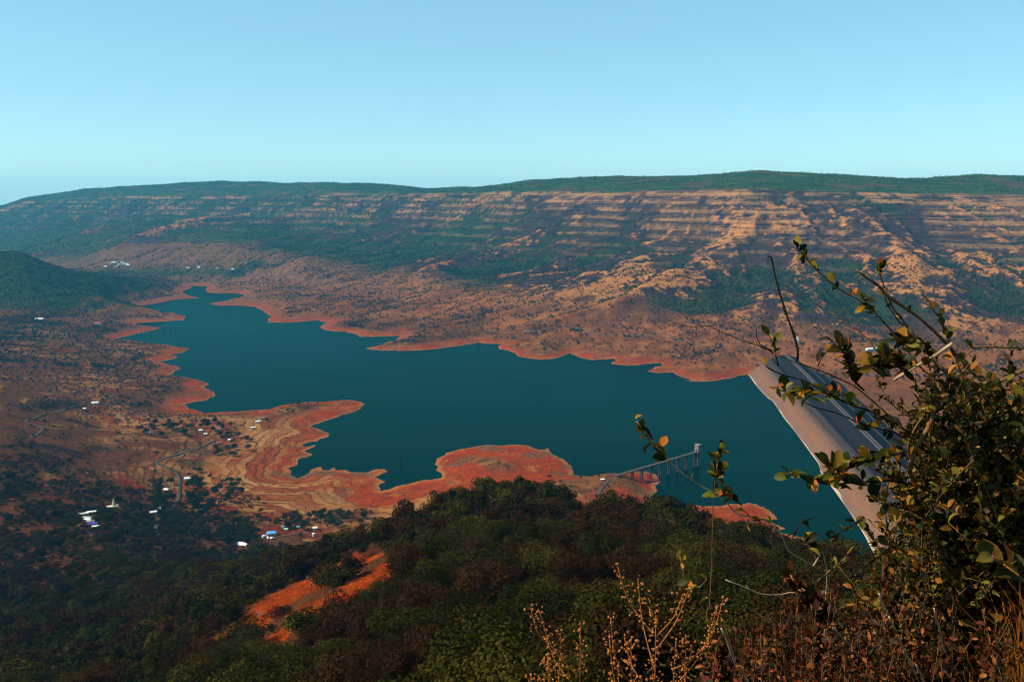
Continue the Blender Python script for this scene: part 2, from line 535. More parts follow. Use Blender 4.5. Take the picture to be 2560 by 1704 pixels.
# bare knobs on the low hills at the head of the lake
for (px, row, Y, h, w) in [(535, 628, 5200, 28, 110), (620, 636, 5150, 14, 90), (290, 650, 5350, 36, 80), (760, 656, 4600, 30, 90), (1075, 692, 4000, 22, 120)]:
    q = at_depth(px, row, Y)
    Z += h * np.exp(-(((XX - q[0]) / w) ** 2 + ((YY - q[1]) / (w * 1.5)) ** 2))
# hand-placed spurs seen in the view: (px, row, distance) down each crest, height, half width
SPURS = [
 ([(1960,505,4350),(1830,570,3900),(1700,660,3400),(1560,745,3000),(1420,800,2750)], 46, 85),
 ([(2000,505,4350),(2010,600,3800),(1985,690,3250),(1930,760,2900),(1840,830,2620)], 40, 90),
 ([(1790,555,4200),(1640,640,3700),(1480,720,3300),(1290,770,3150)], 36, 80),
 ([(1500,600,4600),(1340,680,3950),(1200,740,3500)], 36, 80),
 ([(1280,600,5000),(1130,650,4600),(960,690,4350)], 40, 90),
 ([(2080,500,4300),(2200,620,3600),(2330,730,3000),(2420,800,2700)], 42, 95),
 ([(2300,520,4250),(2420,640,3500),(2540,740,3000)], 40, 95),
 ([(2030,650,3400),(2140,720,3050),(2250,800,2750)], 30, 80),
 ([(900,560,6300),(760,610,5600),(640,640,5100)], 45, 120),
 ([(600,545,7000),(450,590,6300),(330,625,5500)], 45, 130),
]
SPUR_W = np.zeros_like(Z)
far_m = YY > 2200
fx, fy = XX[far_m], YY[far_m]
for pts, h, w in SPURS:
    P = np.array([at_depth(*p)[:2] for p in pts])
    d, t = seg_dist(fx, fy, P)
    n = len(P) - 1
    env = smooth(0, 0.5, t) * (1 - 0.6 * smooth(n - 0.8, n, t))
    g = np.exp(-np.abs(d / w) ** 1.4) * env
    Z[far_m] += 0.75 * h * g
    SPUR_W[far_m] = np.maximum(SPUR_W[far_m], np.exp(-(d / (w * 1.2)) ** 2) * env)

# stepped lava flows: level benches and scarps
def grid_dist(poly, R, closed=False):
    """Distance of the sheet's points to a polyline, exact within R."""
    out = np.full(Z.shape, R * R * 1.0)
    P = np.asarray(poly, float)
    segs = list(zip(P[:-1], P[1:])) + ([(P[-1], P[0])] if closed else [])
    for a, b in segs:
        y0, y1 = min(a[1], b[1]) - R, max(a[1], b[1]) + R
        j0, j1 = np.searchsorted(Yr, [max(y0, 0.8), y1])
        if j1 <= j0:
            continue
        yl = max(y0, 1.0)
        x0, x1 = min(a[0], b[0]) - R, max(a[0], b[0]) + R
        i0, i1 = np.searchsorted(S, [min(x0 / yl, x0 / y1), max(x1 / yl, x1 / y1)])
        xx, yy = XX[i0:i1, j0:j1], YY[i0:i1, j0:j1]
        dx, dy = b - a
        t = np.clip(((xx - a[0]) * dx + (yy - a[1]) * dy) / (dx * dx + dy * dy + 1e-9), 0, 1)
        np.minimum(out[i0:i1, j0:j1], (xx - a[0] - t * dx) ** 2 + (yy - a[1] - t * dy) ** 2, out=out[i0:i1, j0:j1])
    return np.sqrt(out)
def steps(z, P, sharp):
    k = np.floor(z / P)
    f = z / P - k
    b = 1 - sharp
    g = np.where(f < b, f * 0.50 / b, 0.50 + (f - b) * 0.50 / sharp)
    return (k + g) * P, f
band_n = 7 * fbm(XX / 1100, YY / 1100, 2, 81) + 2.2 * fbm(XX / 90, YY / 90, 2, 83)
zb_in = Z + band_n
zs, f_big = steps(zb_in, 42.0, 0.30)
zs2, f_small = steps(zs + 7, 14.0, 0.35)
st_w = smooth(130, 260, Z) * smooth(0.22, 0.42, fr) * (YY > 2300) * (1 - smooth(1.0, 1.06, fr)) * np.clip(0.75 + 0.8 * fbm(XX / 300, YY / 300, 2, 85), 0.25, 1.0)
Z = mix(Z, zs - band_n, st_w)
# the rim itself: one bold scarp
rim_n = 10 * fbm(A_CO / 120, YY * 0 + 3.3, 3, 87)

# ------------------------------------------------------------------ reservoir basin
D = np.full(Z.shape, 1e4)
m_l = (YY > 800) & (YY < 5600) & (np.abs(SS) < 0.9)
D = grid_dist(LAKE, 700.0, True)
INS = np.zeros(Z.shape, bool)
_j0, _j1 = np.searchsorted(Yr, [950, 4900])
for a, b in zip(LAKE, np.roll(LAKE, -1, 0)):
    if a[1] == b[1]:
        continue
    ja, jb = np.searchsorted(Yr, sorted((a[1], b[1])))
    if jb > ja:
        yy = Yr[ja:jb]
        xc = a[0] + (b[0] - a[0]) * (yy - a[1]) / (b[1] - a[1])
        INS[:, ja:jb] ^= XX[:, ja:jb] < xc[None, :]
D = np.where(INS, -D, D)
near_side = 1 - smooth(1500, 2100, YY)
beach = mix(0.17, 0.085, near_side) * (1 + 0.5 * fbm(XX / 130, YY / 130, 3, 101))
zb = np.maximum(beach, 0.03) * np.maximum(D, 0) + 0.25 * np.sqrt(np.maximum(D, 0))
zb += (np.maximum(D - 120, 0) / 340) ** 2 * 75 + smooth(650, 699, D) * 1500.0
zb += np.maximum(D - 70, 0) * 0.45 * smooth(3000, 3300, YY) * (XX < -900)
zb += smooth(0, 60, D) * 2.0 * fbm(XX / 45, YY / 45, 3, 105)
k = 7.0
land = np.maximum(Z, 1.5)
zmin = -k * np.log(np.exp(-np.clip(zb, -50, 400) / k) + np.exp(-np.clip(land, -50, 400) / k))
low = (zb < 120) & (D > -5000)
Z = np.where(m_l & (D > 0) & low, np.minimum(zmin, land), Z)
for (px, row, h, wd) in [(1540, 1193, 17, 46), (1440, 1225, 9, 70), (1200, 1170, 6, 60)]:
    hx, hy = on_plane(px, row, 20.0 if h > 10 else 8.0)
    Z += np.where((D > 0), h * np.exp(-(((XX - hx) ** 2 + (YY - hy) ** 2) / wd ** 2)) * smooth(0, 45, D), 0)
# field and drawdown terraces on the low ground
Pz = 2.6
tn = Z + 0.9 * fbm(XX / 90, YY / 90, 3, 111)
tz, f_t = steps(tn, Pz, 0.22)
tw = (Z < 60) * smooth(0.4, 3.0, Z) * (YY > 800) * (YY < 3600) * np.clip(0.6 + 0.9 * fbm(XX / 220, YY / 220, 2, 113), 0, 1)
Z = mix(Z, tz + 0.3 * Pz - 0.9 * fbm(XX / 90, YY / 90, 3, 111), tw)
Z = np.where(m_l & (D <= 0), np.maximum(-14, 0.10 * D - 0.4), Z)
Z = np.where(m_l & (D > 0), np.maximum(Z, 0.15 + 0.02 * np.minimum(D, 20)), Z)

# ------------------------------------------------------------------ the ground under and below the dam
DAM_TOP = 40.0
dam_wet = W_DAM
dam_dist = grid_dist(np.vstack([W_DAM[0] + (W_DAM[0] - W_DAM[2]) * 2, W_DAM[::3], W_DAM[-1], W_DAM[-1] + (W_DAM[-1] - W_DAM[-3]) * 2]), 1600.0)
dam_right = (XX - np.interp(YY, W_DAM[::-1, 1], W_DAM[::-1, 0])) > 0
ends = smooth(1130, 1230, YY) * (1 - smooth(2200, 2330, YY))
w = dam_dist * dam_right
cap = 3.0 + smooth(300, 900, w) * 60 + 2 * fbm(XX / 60, YY / 60, 3, 121)
dm = dam_right * ends * smooth(0, 6, w) * (1 - smooth(900, 1500, w))
Z = np.where(dam_right, mix(Z, np.minimum(Z, np.where(w < 50, -3.0 + 0.02 * w, cap)), dm), Z)

# ------------------------------------------------------------------ sampling the finished sheet
def height(x, y):
    x = np.asarray(x, float); y = np.asarray(y, float)
    s = x / y
    i = np.clip(np.interp(s, S, np.arange(NS)), 0, NS - 1.001)
    j = np.clip(np.interp(np.log(y), LY, np.arange(NY)), 0, NY - 1.001)
    i0, j0 = i.astype(int), j.astype(int)
    a, b = i - i0, j - j0
    return (Z[i0, j0] * (1 - a) * (1 - b) + Z[i0 + 1, j0] * a * (1 - b) + Z[i0, j0 + 1] * (1 - a) * b + Z[i0 + 1, j0 + 1] * a * b)

def sample(F, x, y):
    i = np.clip(np.rint(np.interp(np.asarray(x) / np.asarray(y), S, np.arange(NS))), 0, NS - 1).astype(int)
    j = np.clip(np.rint(np.interp(np.log(y), LY, np.arange(NY))), 0, NY - 1).astype(int)
    return F[i, j]

def ground_point(px, row, ymin=80.0):
    """First place where the sight line through (px, row) meets the ground or the water."""
    u, cy, cz = ray(px, row)
    ys = np.geomspace(ymin, 14000, 6000)
    xs = u / cy * ys
    zs_ = EYE + cz / cy * ys
    hit = np.nonzero(zs_ <= np.maximum(height(xs, ys), 0.0))[0]
    k = hit[0] if len(hit) else len(ys) - 1
    return float(xs[k]), float(ys[k]), float(max(height(xs[k:k + 1], ys[k:k + 1])[0], 0.0))

def to_view(x, y, z):
    dz = z - EYE
    f = y * CP - dz * SP
    v = y * SP + dz * CP
    return 1280 + 2130 * x / f, 852 - 2130 * v / f

# ------------------------------------------------------------------ what covers the ground: colours of soil, grass, rock, scrub
def C(*c):
    return np.array(c, float)
def lay(col, c, w):
    w = np.clip(w, 0, 1)[..., None]
    return col * (1 - w) + c * w
n1 = fbm(XX / 60, YY / 60, 4, 201)
n2 = fbm(XX / 240, YY / 240, 4, 203)
n3 = fbm(XX / 14, YY / 14, 3, 205) * smooth(3500, 1500, YY)
n4 = fbm(XX / 900, YY / 900, 3, 207)
gx = np.gradient(Z, axis=1) / np.gradient(YY, axis=1)
gs = np.gradient(Z, axis=0) / np.maximum(np.gradient(XX, axis=0), 1e-6)
steep = np.hypot(gx, gs)
lap = Z - _smooth_rows(Z, 25)
col = np.empty(Z.shape + (3,))
col[:] = C(0.20, 0.082, 0.042)
col = lay(col, C(0.29, 0.125, 0.062), smooth(-0.2, 0.5, n1 + 0.4 * n3))
col = lay(col, C(0.16, 0.065, 0.038), smooth(0.05, 0.6, n2 + 0.5 * n1))
# escarpment: dry grass and rock on the spurs, leafless scrub in the folds, forest in patches
slope_m = smooth(-0.15, 0.12, fr) * (YY > 2300)
rightness = smooth(-2200, 1500, XX)
scrub = C(0.048, 0.028, 0.034)
col_s = np.empty_like(col); col_s[:] = scrub
col_s = lay(col_s, C(0.085, 0.048, 0.045), smooth(-0.3, 0.4, n1))
exposed = (spur - 0.62) * 1.5 + (spur2 - 0.6) * 1.5 + 0.5 * SPUR_W + 0.6 * n2 + 1.25 * n1 + 0.9 * fbm(XX / 25, YY / 25, 2, 219) + 0.9 * (spur3 - 0.6)
sel = slope_m > 0.3
qs = np.quantile(exposed[sel], np.linspace(0, 1, 201))
ex_r = np.interp(exposed, qs, np.linspace(0, 1, 201))
low_part = 1 - smooth(0.25, 0.6, fr)
want = 0.012 + 0.04 * rightness + 0.085 * low_part * rightness + 0.03 * SPUR_W
col_s = lay(col_s, C(0.30, 0.135, 0.070), smooth(1 - want * 1.6 - 0.02, 1 - want * 1.6 + 0.02, ex_r) * (0.55 + 0.35 * rightness))
col_s = lay(col_s, C(0.56, 0.26, 0.105), smooth(1 - want - 0.03, 1 - want + 0.03, ex_r))
col_s = lay(col_s, C(0.36, 0.115, 0.055), low_part * smooth(0.1, 0.4, n2) * 0.7 * smooth(0.6, 0.7, ex_r))
forest_w = smooth(0.02, 0.22, n4 * 0.7 + 0.6 * n2 - 0.9 * (ex_r - 0.5) + 0.30 - 0.42 * rightness + 0.75 * n1)
col_s = lay(col_s, mix(C(0.050, 0.085, 0.026), C(0.032, 0.050, 0.018), rightness[..., None]), forest_w * 0.9)  # left end paler: distance haze put into the forest green
# scarps
face = smooth(0.66 + 0.10 * n1, 0.74 + 0.10 * n1, f_big) * (1 - smooth(0.90, 0.95, f_big))
lip_shade = smooth(0.90, 0.95, f_big) + (1 - smooth(0.0, 0.05, f_big))
face2 = smooth(0.62 + 0.15 * n1, 0.72 + 0.15 * n1, f_small) * (1 - smooth(0.90, 0.97, f_small))
brk = smooth(-0.16, 0.06, fbm(XX / 260, YY / 900, 3, 211) + 0.16 * (rightness - 0.45) + 0.30 * (spur - 0.6) + 0.40 * n1)
hi_z = smooth(230, 380, Z)
col_s = lay(col_s, C(0.46, 0.26, 0.14), st_w * face * brk * (0.35 + 0.65 * hi_z))
col_s = lay(col_s, C(0.40, 0.22, 0.12), st_w * face2 * brk * hi_z * 0.6)
col_s = lay(col_s, C(0.035, 0.028, 0.035), st_w * lip_shade * smooth(-0.45, 0.1, n1 + 0.2) * (0.4 + 0.6 * hi_z) * 0.9)  # near-black line along each scarp lip paints the overhang shadow
rim_m = smooth(0.90, 0.955, fr) * (1 - smooth(1.0, 1.03, fr))
col_s = lay(col_s, C(0.45, 0.25, 0.14), rim_m * smooth(0.05, 0.25, n2 + n1 * 0.9 + 0.30 * (rightness - 0.6)) * (1 - smooth(0.55, 0.7, f_small) * smooth(-0.3, 0.2, n1)) * 0.85)
col = lay(col, col_s, slope_m)
# low hills: dry grass on crowns
col = lay(col, C(0.19, 0.105, 0.075), (1 - slope_m) * smooth(-0.2, 0.3, fr_low) * (XX < -200) * smooth(3300, 3900, YY) * 0.8)
col = lay(col, C(0.38, 0.17, 0.082), (1 - 0.7 * smooth(-200, -900, XX)) * hills * (1 - slope_m) * smooth(0.25, 0.75, spur2 + 0.6 * n1 + 0.3 * lap / 8 - 0.15))
# the dry lower hills of the far shore
col = lay(col, col * C(1.0, 0.88, 0.74), smooth(1900, 2200, YY) * (1 - slope_m) * (XX > -900))
# plateau woods
plate = smooth(1.0, 1.035, fr) * (YY > 4000) * (YY < 16000)
pcol = np.empty_like(col); pcol[:] = C(0.055, 0.10, 0.026)
pcol = lay(pcol, C(0.075, 0.060, 0.045), smooth(0.25, 0.6, n2 + 0.3 * n1))
pcol = lay(pcol, C(0.065, 0.105, 0.03), smooth(0.1, 0.5, n1))
pcol = lay(pcol, C(0.12, 0.075, 0.05), smooth(0.12, 0.3, n2 + 0.35 * n1) * 0.85)
col = lay(col, pcol, plate)
# left: wooded hill, brown hills
lefth = (XX < -300) * smooth(3150, 3350, YY) * (1 - smooth(4700, 5000, YY))
col = lay(col, C(0.04, 0.06, 0.03), lefth * smooth(-0.15, 0.25, n2 + 0.5 * n1 + 0.0016 * (-1500 - XX)) * smooth(30, 60, Z))
# darker open scrub on the left bank
lb = (XX < -100) * smooth(900, 1150, YY) * (1 - smooth(3100, 3400, YY)) * smooth(30, 80, D)
col = lay(col, C(0.075, 0.036, 0.024), lb * smooth(-0.1, 0.5, n1 + n2 * 0.6))
col = lay(col, C(0.20, 0.095, 0.05), lb * smooth(0.25, 0.6, -n2 + 0.5 * n1))
col *= 1 - 0.35 * (lb * 1.0)[..., None]
# the drawdown belt: raw laterite
redz = mix(8.5, 15.0, near_side) + 6 * fbm(XX / 110, YY / 110, 4, 221)
red = (1 - smooth(redz - mix(4.5, 2.5, near_side), redz + 3.5, Z)) * (1 - (1 - near_side) * 0.55 * smooth(-0.15, 0.4, fbm(XX / 45, YY / 45, 3, 222))) * (D < 420) * (D > -400) * (YY < 5400) * (1 - dam_right * ends * (w > 60))
far_fade = smooth(2600, 4200, YY)
rcol = np.empty_like(col); rcol[:] = C(0.39, 0.066, 0.018)
rcol = lay(rcol, C(0.30, 0.050, 0.022), smooth(0.0, 0.45, fbm(XX / 38, YY / 38, 4, 223)))
rcol = lay(rcol, C(0.50, 0.17, 0.075), smooth(0.15, 0.55, fbm(XX / 70, YY / 70, 4, 225)))
rcol = lay(rcol, C(0.50, 0.25, 0.13), (1 - smooth(0.4, 2.2, Z)) * 0.6)
mud = smooth(0.05, 0.30, fbm(XX / 85 + 4, YY / 60, 4, 227)) * near_side * (XX < 250)
rcol = lay(rcol, C(0.17, 0.115, 0.075), mud * 0.85)
sand = smooth(7.5, 11.0, Z + 3 * n1) * near_side * (XX < -120) * smooth(-700, -450, XX)
rcol = lay(rcol, C(0.52, 0.27, 0.125), sand * 0.85)
f_t2 = (Z + 0.5 * fbm(XX / 50, YY / 50, 3, 229)) / 0.95; f_t2 = f_t2 - np.floor(f_t2)
rcol = lay(rcol, C(0.13, 0.030, 0.016), smooth(0.72, 0.80, f_t) * (0.45 + 0.55 * tw) * smooth(-0.3, 0.2, n1 + n2) * 0.7)
rcol = lay(rcol, C(0.55, 0.24, 0.115), smooth(0.05, 0.0, np.minimum(f_t, 1 - f_t)) * smooth(-0.2, 0.3, n1) * 0.5)
rcol = lay(rcol, C(0.20, 0.045, 0.02), smooth(0.62, 0.8, f_t2) * smooth(-0.1, 0.35, fbm(XX / 60, YY / 60, 2, 230)) * 0.55)
rcol = lay(rcol, C(0.27, 0.115, 0.07), smooth(1900, 2300, YY) * smooth(-0.1, 0.5, n1) * 0.55)
rcol = lay(rcol, C(0.28, 0.085, 0.055), far_fade * 0.7)
col = lay(col, rcol, red)
# small fields of the left bank, each with its own soil and a dark hedge
ca_, sa_ = math.cos(0.5), math.sin(0.5)
fu = (XX * ca_ + YY * sa_ + 22 * fbm(XX / 90, YY / 90, 2, 251)) / 46.0
fv = (-XX * sa_ + YY * ca_ + 22 * fbm(XX / 90 + 7, YY / 90, 2, 252)) / 24.0
fv = fv + 0.37 * np.floor(fu)
hh = _hash(np.floor(fu), np.floor(fv), 77) / 4294967296.0
eu = np.minimum(fu - np.floor(fu), 1 - (fu - np.floor(fu))) * 46; ev = np.minimum(fv - np.floor(fv), 1 - (fv - np.floor(fv))) * 24
hedge = 1 - smooth(0.8, 2.6, np.minimum(eu, ev))
fcol = np.empty_like(col); fcol[:] = C(0.20, 0.085, 0.045)
fcol = lay(fcol, C(0.36, 0.17, 0.08), (hh > 0.62) * 1.0)
fcol = lay(fcol, C(0.17, 0.045, 0.026), (hh < 0.26) * 1.0)
fcol = lay(fcol, C(0.10, 0.075, 0.035), ((hh > 0.40) & (hh < 0.5)) * 1.0)
fcol = lay(fcol, C(0.025, 0.020, 0.010), hedge * 0.9)
gentle = (1 - smooth(0.16, 0.30, _smooth_rows(steep, 9))) * (XX < 120) * smooth(640, 800, YY) * (1 - smooth(2600, 3200, YY)) * (Z < 95)
fmask = gentle * smooth(-0.12, 0.08, fbm(XX / 190 + 3, YY / 190, 2, 253) + 0.1) * (1 - red)
col = lay(col, fcol, fmask * 0.8)
col = lay(col, C(0.035, 0.022, 0.014), smooth(0.80, 0.88, f_t) * (XX < 300) * smooth(800, 900, YY) * (1 - smooth(2800, 3400, YY)) * (Z < 75) * smooth(-0.2, 0.3, n1) * (1 - red) * 0.75)
# old field strips stepping down to the shore of the near left bank
es = D / 15.0 + 0.7 * fbm(XX / 80, YY / 80, 3, 271)
ef = es - np.floor(es)
eh = _hash(np.floor(es), np.floor((XX - YY) / 140.0 + 0.5 * fbm(XX / 60, YY / 60, 2, 272)), 91) / 4294967296.0
em = smooth(-230, -360, XX) * (XX > -900) * smooth(1080, 1140, YY) * (1 - smooth(1750, 1900, YY)) * smooth(22, 45, D) * (1 - smooth(200, 290, D)) * smooth(-0.35, 0.1, n2 + 0.6 * n1 + 0.15)
ecol = np.empty_like(col); ecol[:] = C(0.40, 0.175, 0.08)
ecol = lay(ecol, C(0.30, 0.075, 0.032), (eh < 0.4) * 1.0)
ecol = lay(ecol, C(0.50, 0.26, 0.12), (eh > 0.72) * 1.0)
ecol = lay(ecol, C(0.045, 0.018, 0.010), (1 - smooth(0.10, 0.22, ef)) * 0.95)
col = lay(col, ecol, em * 0.85)
# ploughed red fields on the near left
fld = smooth(0.22, 0.3, fbm(XX / 75 + 9, YY / 75, 2, 231)) * (XX < -150) * (YY > 620) * (YY < 1350) * (1 - red)
col = lay(col, C(0.21, 0.038, 0.022), fld * 0.8)
# ground below the near woods
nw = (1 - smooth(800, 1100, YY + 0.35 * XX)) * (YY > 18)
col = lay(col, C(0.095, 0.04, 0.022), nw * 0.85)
# bare red slope on the flank of the near spur
def bare(pts, Y, wd):
    P = np.array([ground_point(px, row, 100)[:2] for px, row in pts])
    d = grid_dist(P, 60.0)
    return 1 - smooth(wd * 0.55, wd * 1.15, d + wd * 0.5 * fbm(XX / 12, YY / 12, 3, 241))
BARE = np.maximum.reduce([
    bare([(600, 1575), (690, 1515), (760, 1460), (830, 1425)], 0, 17),
    bare([(800, 1520), (880, 1480), (960, 1425), (1005, 1400)], 0, 12),
    bare([(800, 1440), (850, 1425), (900, 1410)], 0, 12),
    bare([(690, 1590), (740, 1570)], 0, 6)])
BARE *= (YY < 700)
col = lay(col, C(0.38, 0.066, 0.022), BARE)
rill = ridged((XX + 0.5 * YY) / 5.0, (YY - 0.5 * XX) / 26.0, 3, 245)
col = lay(col, C(0.25, 0.045, 0.018), BARE * smooth(0.62, 0.85, rill))
col = lay(col, C(0.16, 0.060, 0.020), BARE * smooth(0.1, 0.5, fbm(XX / 9, YY / 9, 3, 246)) * 0.7)
# terrain right of the lookout: dry earth
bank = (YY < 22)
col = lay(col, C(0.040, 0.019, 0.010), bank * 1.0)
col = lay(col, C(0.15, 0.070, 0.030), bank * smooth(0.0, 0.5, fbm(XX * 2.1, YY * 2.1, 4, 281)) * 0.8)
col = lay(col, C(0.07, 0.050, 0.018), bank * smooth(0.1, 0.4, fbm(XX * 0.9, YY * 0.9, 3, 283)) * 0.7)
col = col * (0.40 * (1 + 0.22 * n3[..., None]))
# deepen the drier, redder tint of this laterite country
col = col * C(1.03, 0.97, 0.76)
lum = col.mean(-1, keepdims=True)
col = np.clip(lum + (col - lum) * 1.08, 0.003, 0.7)
# ------------------------------------------------------------------ ground sheet
V = np.stack([XX, YY, Z], -1).reshape(-1, 3)
ii, jj = np.meshgrid(np.arange(NS - 1), np.arange(NY - 1), indexing='ij')
q0 = (ii * NY + jj).ravel()
Fq = np.stack([q0, q0 + NY, q0 + NY + 1, q0 + 1], 1)
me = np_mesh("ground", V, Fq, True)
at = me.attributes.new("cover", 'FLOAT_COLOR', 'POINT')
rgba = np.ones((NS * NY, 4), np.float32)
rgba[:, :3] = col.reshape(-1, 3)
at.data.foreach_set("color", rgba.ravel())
m, nt, b = new_mat("ground_cover")
an = nt.nodes.new("ShaderNodeAttribute"); an.attribute_name = "cover"
nz = noise_node(nt, 0.11, 6.0, 0.7)
nz2 = noise_node(nt, 1.4, 4.0, 0.7)
r1 = ramp(nt, nz.outputs['Fac'], [(0.28, (0.55, 0.55, 0.56)), (0.72, (1.45, 1.42, 1.38))])
r2 = ramp(nt, nz2.outputs['Fac'], [(0.3, (0.78, 0.78, 0.78)), (0.7, (1.22, 1.2, 1.18))])
mu = nt.nodes.new("ShaderNodeMix"); mu.data_type = 'RGBA'; mu.blend_type = 'MULTIPLY'; mu.inputs['Factor'].default_value = 1
mu2 = nt.nodes.new("ShaderNodeMix"); mu2.data_type = 'RGBA'; mu2.blend_type = 'MULTIPLY'; mu2.inputs['Factor'].default_value = 1
nt.links.new(an.outputs['Color'], mu.inputs['A']); nt.links.new(r1.outputs[0], mu.inputs['B'])
nt.links.new(mu.outputs['Result'], mu2.inputs['A']); nt.links.new(r2.outputs[0], mu2.inputs['B'])
# level streaks of the lava flows, only high on the escarpment
geo = nt.nodes.new("ShaderNodeNewGeometry")
mp = nt.nodes.new("ShaderNodeVectorMath"); mp.operation = 'MULTIPLY'; mp.inputs[1].default_value = (0.0045, 0.0045, 0.16)
nt.links.new(geo.outputs['Position'], mp.inputs[0])
ns = nt.nodes.new("ShaderNodeTexNoise"); ns.inputs['Scale'].default_value = 1.0; ns.inputs['Detail'].default_value = 7; ns.inputs['Roughness'].default_value = 0.68
nt.links.new(mp.outputs[0], ns.inputs['Vector'])
r3 = ramp(nt, ns.outputs['Fac'], [(0.36, (0.30, 0.28, 0.31)), (0.47, (0.95, 0.95, 0.95)), (0.56, (1.15, 1.12, 1.1)), (0.68, (1.7, 1.6, 1.45))])
sp_ = nt.nodes.new("ShaderNodeSeparateXYZ"); nt.links.new(geo.outputs['Position'], sp_.inputs[0])
hm_ = nt.nodes.new("ShaderNodeMapRange"); hm_.inputs['From Min'].default_value = 150; hm_.inputs['From Max'].default_value = 330; hm_.clamp = True
nt.links.new(sp_.outputs['Z'], hm_.inputs['Value'])
ym_ = nt.nodes.new("ShaderNodeMapRange"); ym_.inputs['From Min'].default_value = 2300; ym_.inputs['From Max'].default_value = 2800; ym_.clamp = True
nt.links.new(sp_.outputs['Y'], ym_.inputs['Value'])
wm_ = nt.nodes.new("ShaderNodeMath"); wm_.operation = 'MULTIPLY'
nt.links.new(hm_.outputs[0], wm_.inputs[0]); nt.links.new(ym_.outputs[0], wm_.inputs[1])
mu3 = nt.nodes.new("ShaderNodeMix"); mu3.data_type = 'RGBA'; mu3.blend_type = 'MULTIPLY'
nt.links.new(wm_.outputs[0], mu3.inputs['Factor'])
nt.links.new(mu2.outputs['Result'], mu3.inputs['A']); nt.links.new(r3.outputs[0], mu3.inputs['B'])
nt.links.new(mu3.outputs['Result'], b.inputs['Base Color'])
bp = nt.nodes.new("ShaderNodeBump"); bp.inputs['Strength'].default_value = 0.6; bp.inputs['Distance'].default_value = 2.5
nt.links.new(nz.outputs['Fac'], bp.inputs['Height']); nt.links.new(bp.outputs[0], b.inputs['Normal'])
b.inputs['Roughness'].default_value = 1.0
b.inputs['Specular IOR Level'].default_value = 0.0
ground = link_mesh("ground", me, m)
tag(ground, kind='structure')

# ------------------------------------------------------------------ water
P = np.array([(-2600, 850), (700, 850), (1000, 2600), (700, 5200), (-2600, 5200)], float)
wv = [(x, y, 0.0) for x, y in P]
me = bpy.data.meshes.new("water"); me.from_pydata(wv, [], [tuple(range(len(wv)))]); me.update()
m, nt, b = new_mat("reservoir_water")
b.inputs['Base Color'].default_value = (0.0001, 0.0070, 0.0052, 1)
b.inputs['Roughness'].default_value = 1.0
b.inputs['Specular IOR Level'].default_value = 0.0
wv_ = nt.nodes.new("ShaderNodeTexCoord"); wm2 = nt.nodes.new("ShaderNodeVectorMath"); wm2.operation = 'MULTIPLY'; wm2.inputs[1].default_value = (0.0022, 0.0075, 1.0)
nt.links.new(wv_.outputs['Object'], wm2.inputs[0])
wn2 = nt.nodes.new("ShaderNodeTexNoise"); wn2.inputs['Scale'].default_value = 1.0; wn2.inputs['Detail'].default_value = 5
nt.links.new(wm2.outputs[0], wn2.inputs['Vector'])
wr_ = ramp(nt, wn2.outputs['Fac'], [(0.3, (0.0001, 0.0052, 0.0040)), (0.55, (0.0002, 0.0070, 0.0052)), (0.75, (0.0007, 0.0098, 0.0072))])
nt.links.new(wr_.outputs[0], b.inputs['Base Color'])
nw1 = noise_node(nt, 0.22, 3.0, 0.6)
nw2 = noise_node(nt, 0.015, 2.0, 0.5)
mm = nt.nodes.new("ShaderNodeMath"); mm.operation = 'MULTIPLY_ADD'; mm.inputs[1].default_value = 0.8
nt.links.new(nw1.outputs['Fac'], mm.inputs[0]); nt.links.new(nw2.outputs['Fac'], mm.inputs[2])
bp = nt.nodes.new("ShaderNodeBump"); bp.inputs['Strength'].default_value = 0.25; bp.inputs['Distance'].default_value = 0.5
nt.links.new(mm.outputs[0], bp.inputs['Height']); nt.links.new(bp.outputs[0], b.inputs['Normal'])
gl = nt.nodes.new("ShaderNodeBsdfGlossy"); gl.inputs['Roughness'].default_value = 0.22
gl.inputs['Color'].default_value = (0.36, 0.95, 0.80, 1)
nt.links.new(bp.outputs[0], gl.inputs['Normal'])
fr_ = nt.nodes.new("ShaderNodeFresnel"); fr_.inputs['IOR'].default_value = 1.33
fm = nt.nodes.new("ShaderNodeMath"); fm.operation = 'MULTIPLY'; fm.inputs[1].default_value = 0.20      # choppy water turns facets away from the grazing sky
nt.links.new(fr_.outputs[0], fm.inputs[0])
ms_ = nt.nodes.new("ShaderNodeMixShader")
nt.links.new(fm.outputs[0], ms_.inputs[0]); nt.links.new(b.outputs[0], ms_.inputs[1]); nt.links.new(gl.outputs[0], ms_.inputs[2])
nt.links.new(ms_.outputs[0], nt.nodes["Material Output"].inputs['Surface'])
water = link_mesh("water", me, m)
tag(water, kind='structure')

# ------------------------------------------------------------------ haze: one closed box of even air
hz = MB().box((0, 7500, 350), (46000, 17000, 780))
m = bpy.data.materials.new("haze_air"); m.use_nodes = True
nt = m.node_tree; nt.nodes.clear()
o_ = nt.nodes.new("ShaderNodeOutputMaterial")
pv = nt.nodes.new("ShaderNodeVolumePrincipled")
pv.inputs['Color'].default_value = (*HAZE_COLOR, 1)
pv.inputs['Density'].default_value = HAZE_DENSITY
pv.inputs['Anisotropy'].default_value = 0.1
nt.links.new(pv.outputs[0], o_.inputs['Volume'])
haze = hz.build("haze", m)
tag(haze, kind='stuff')
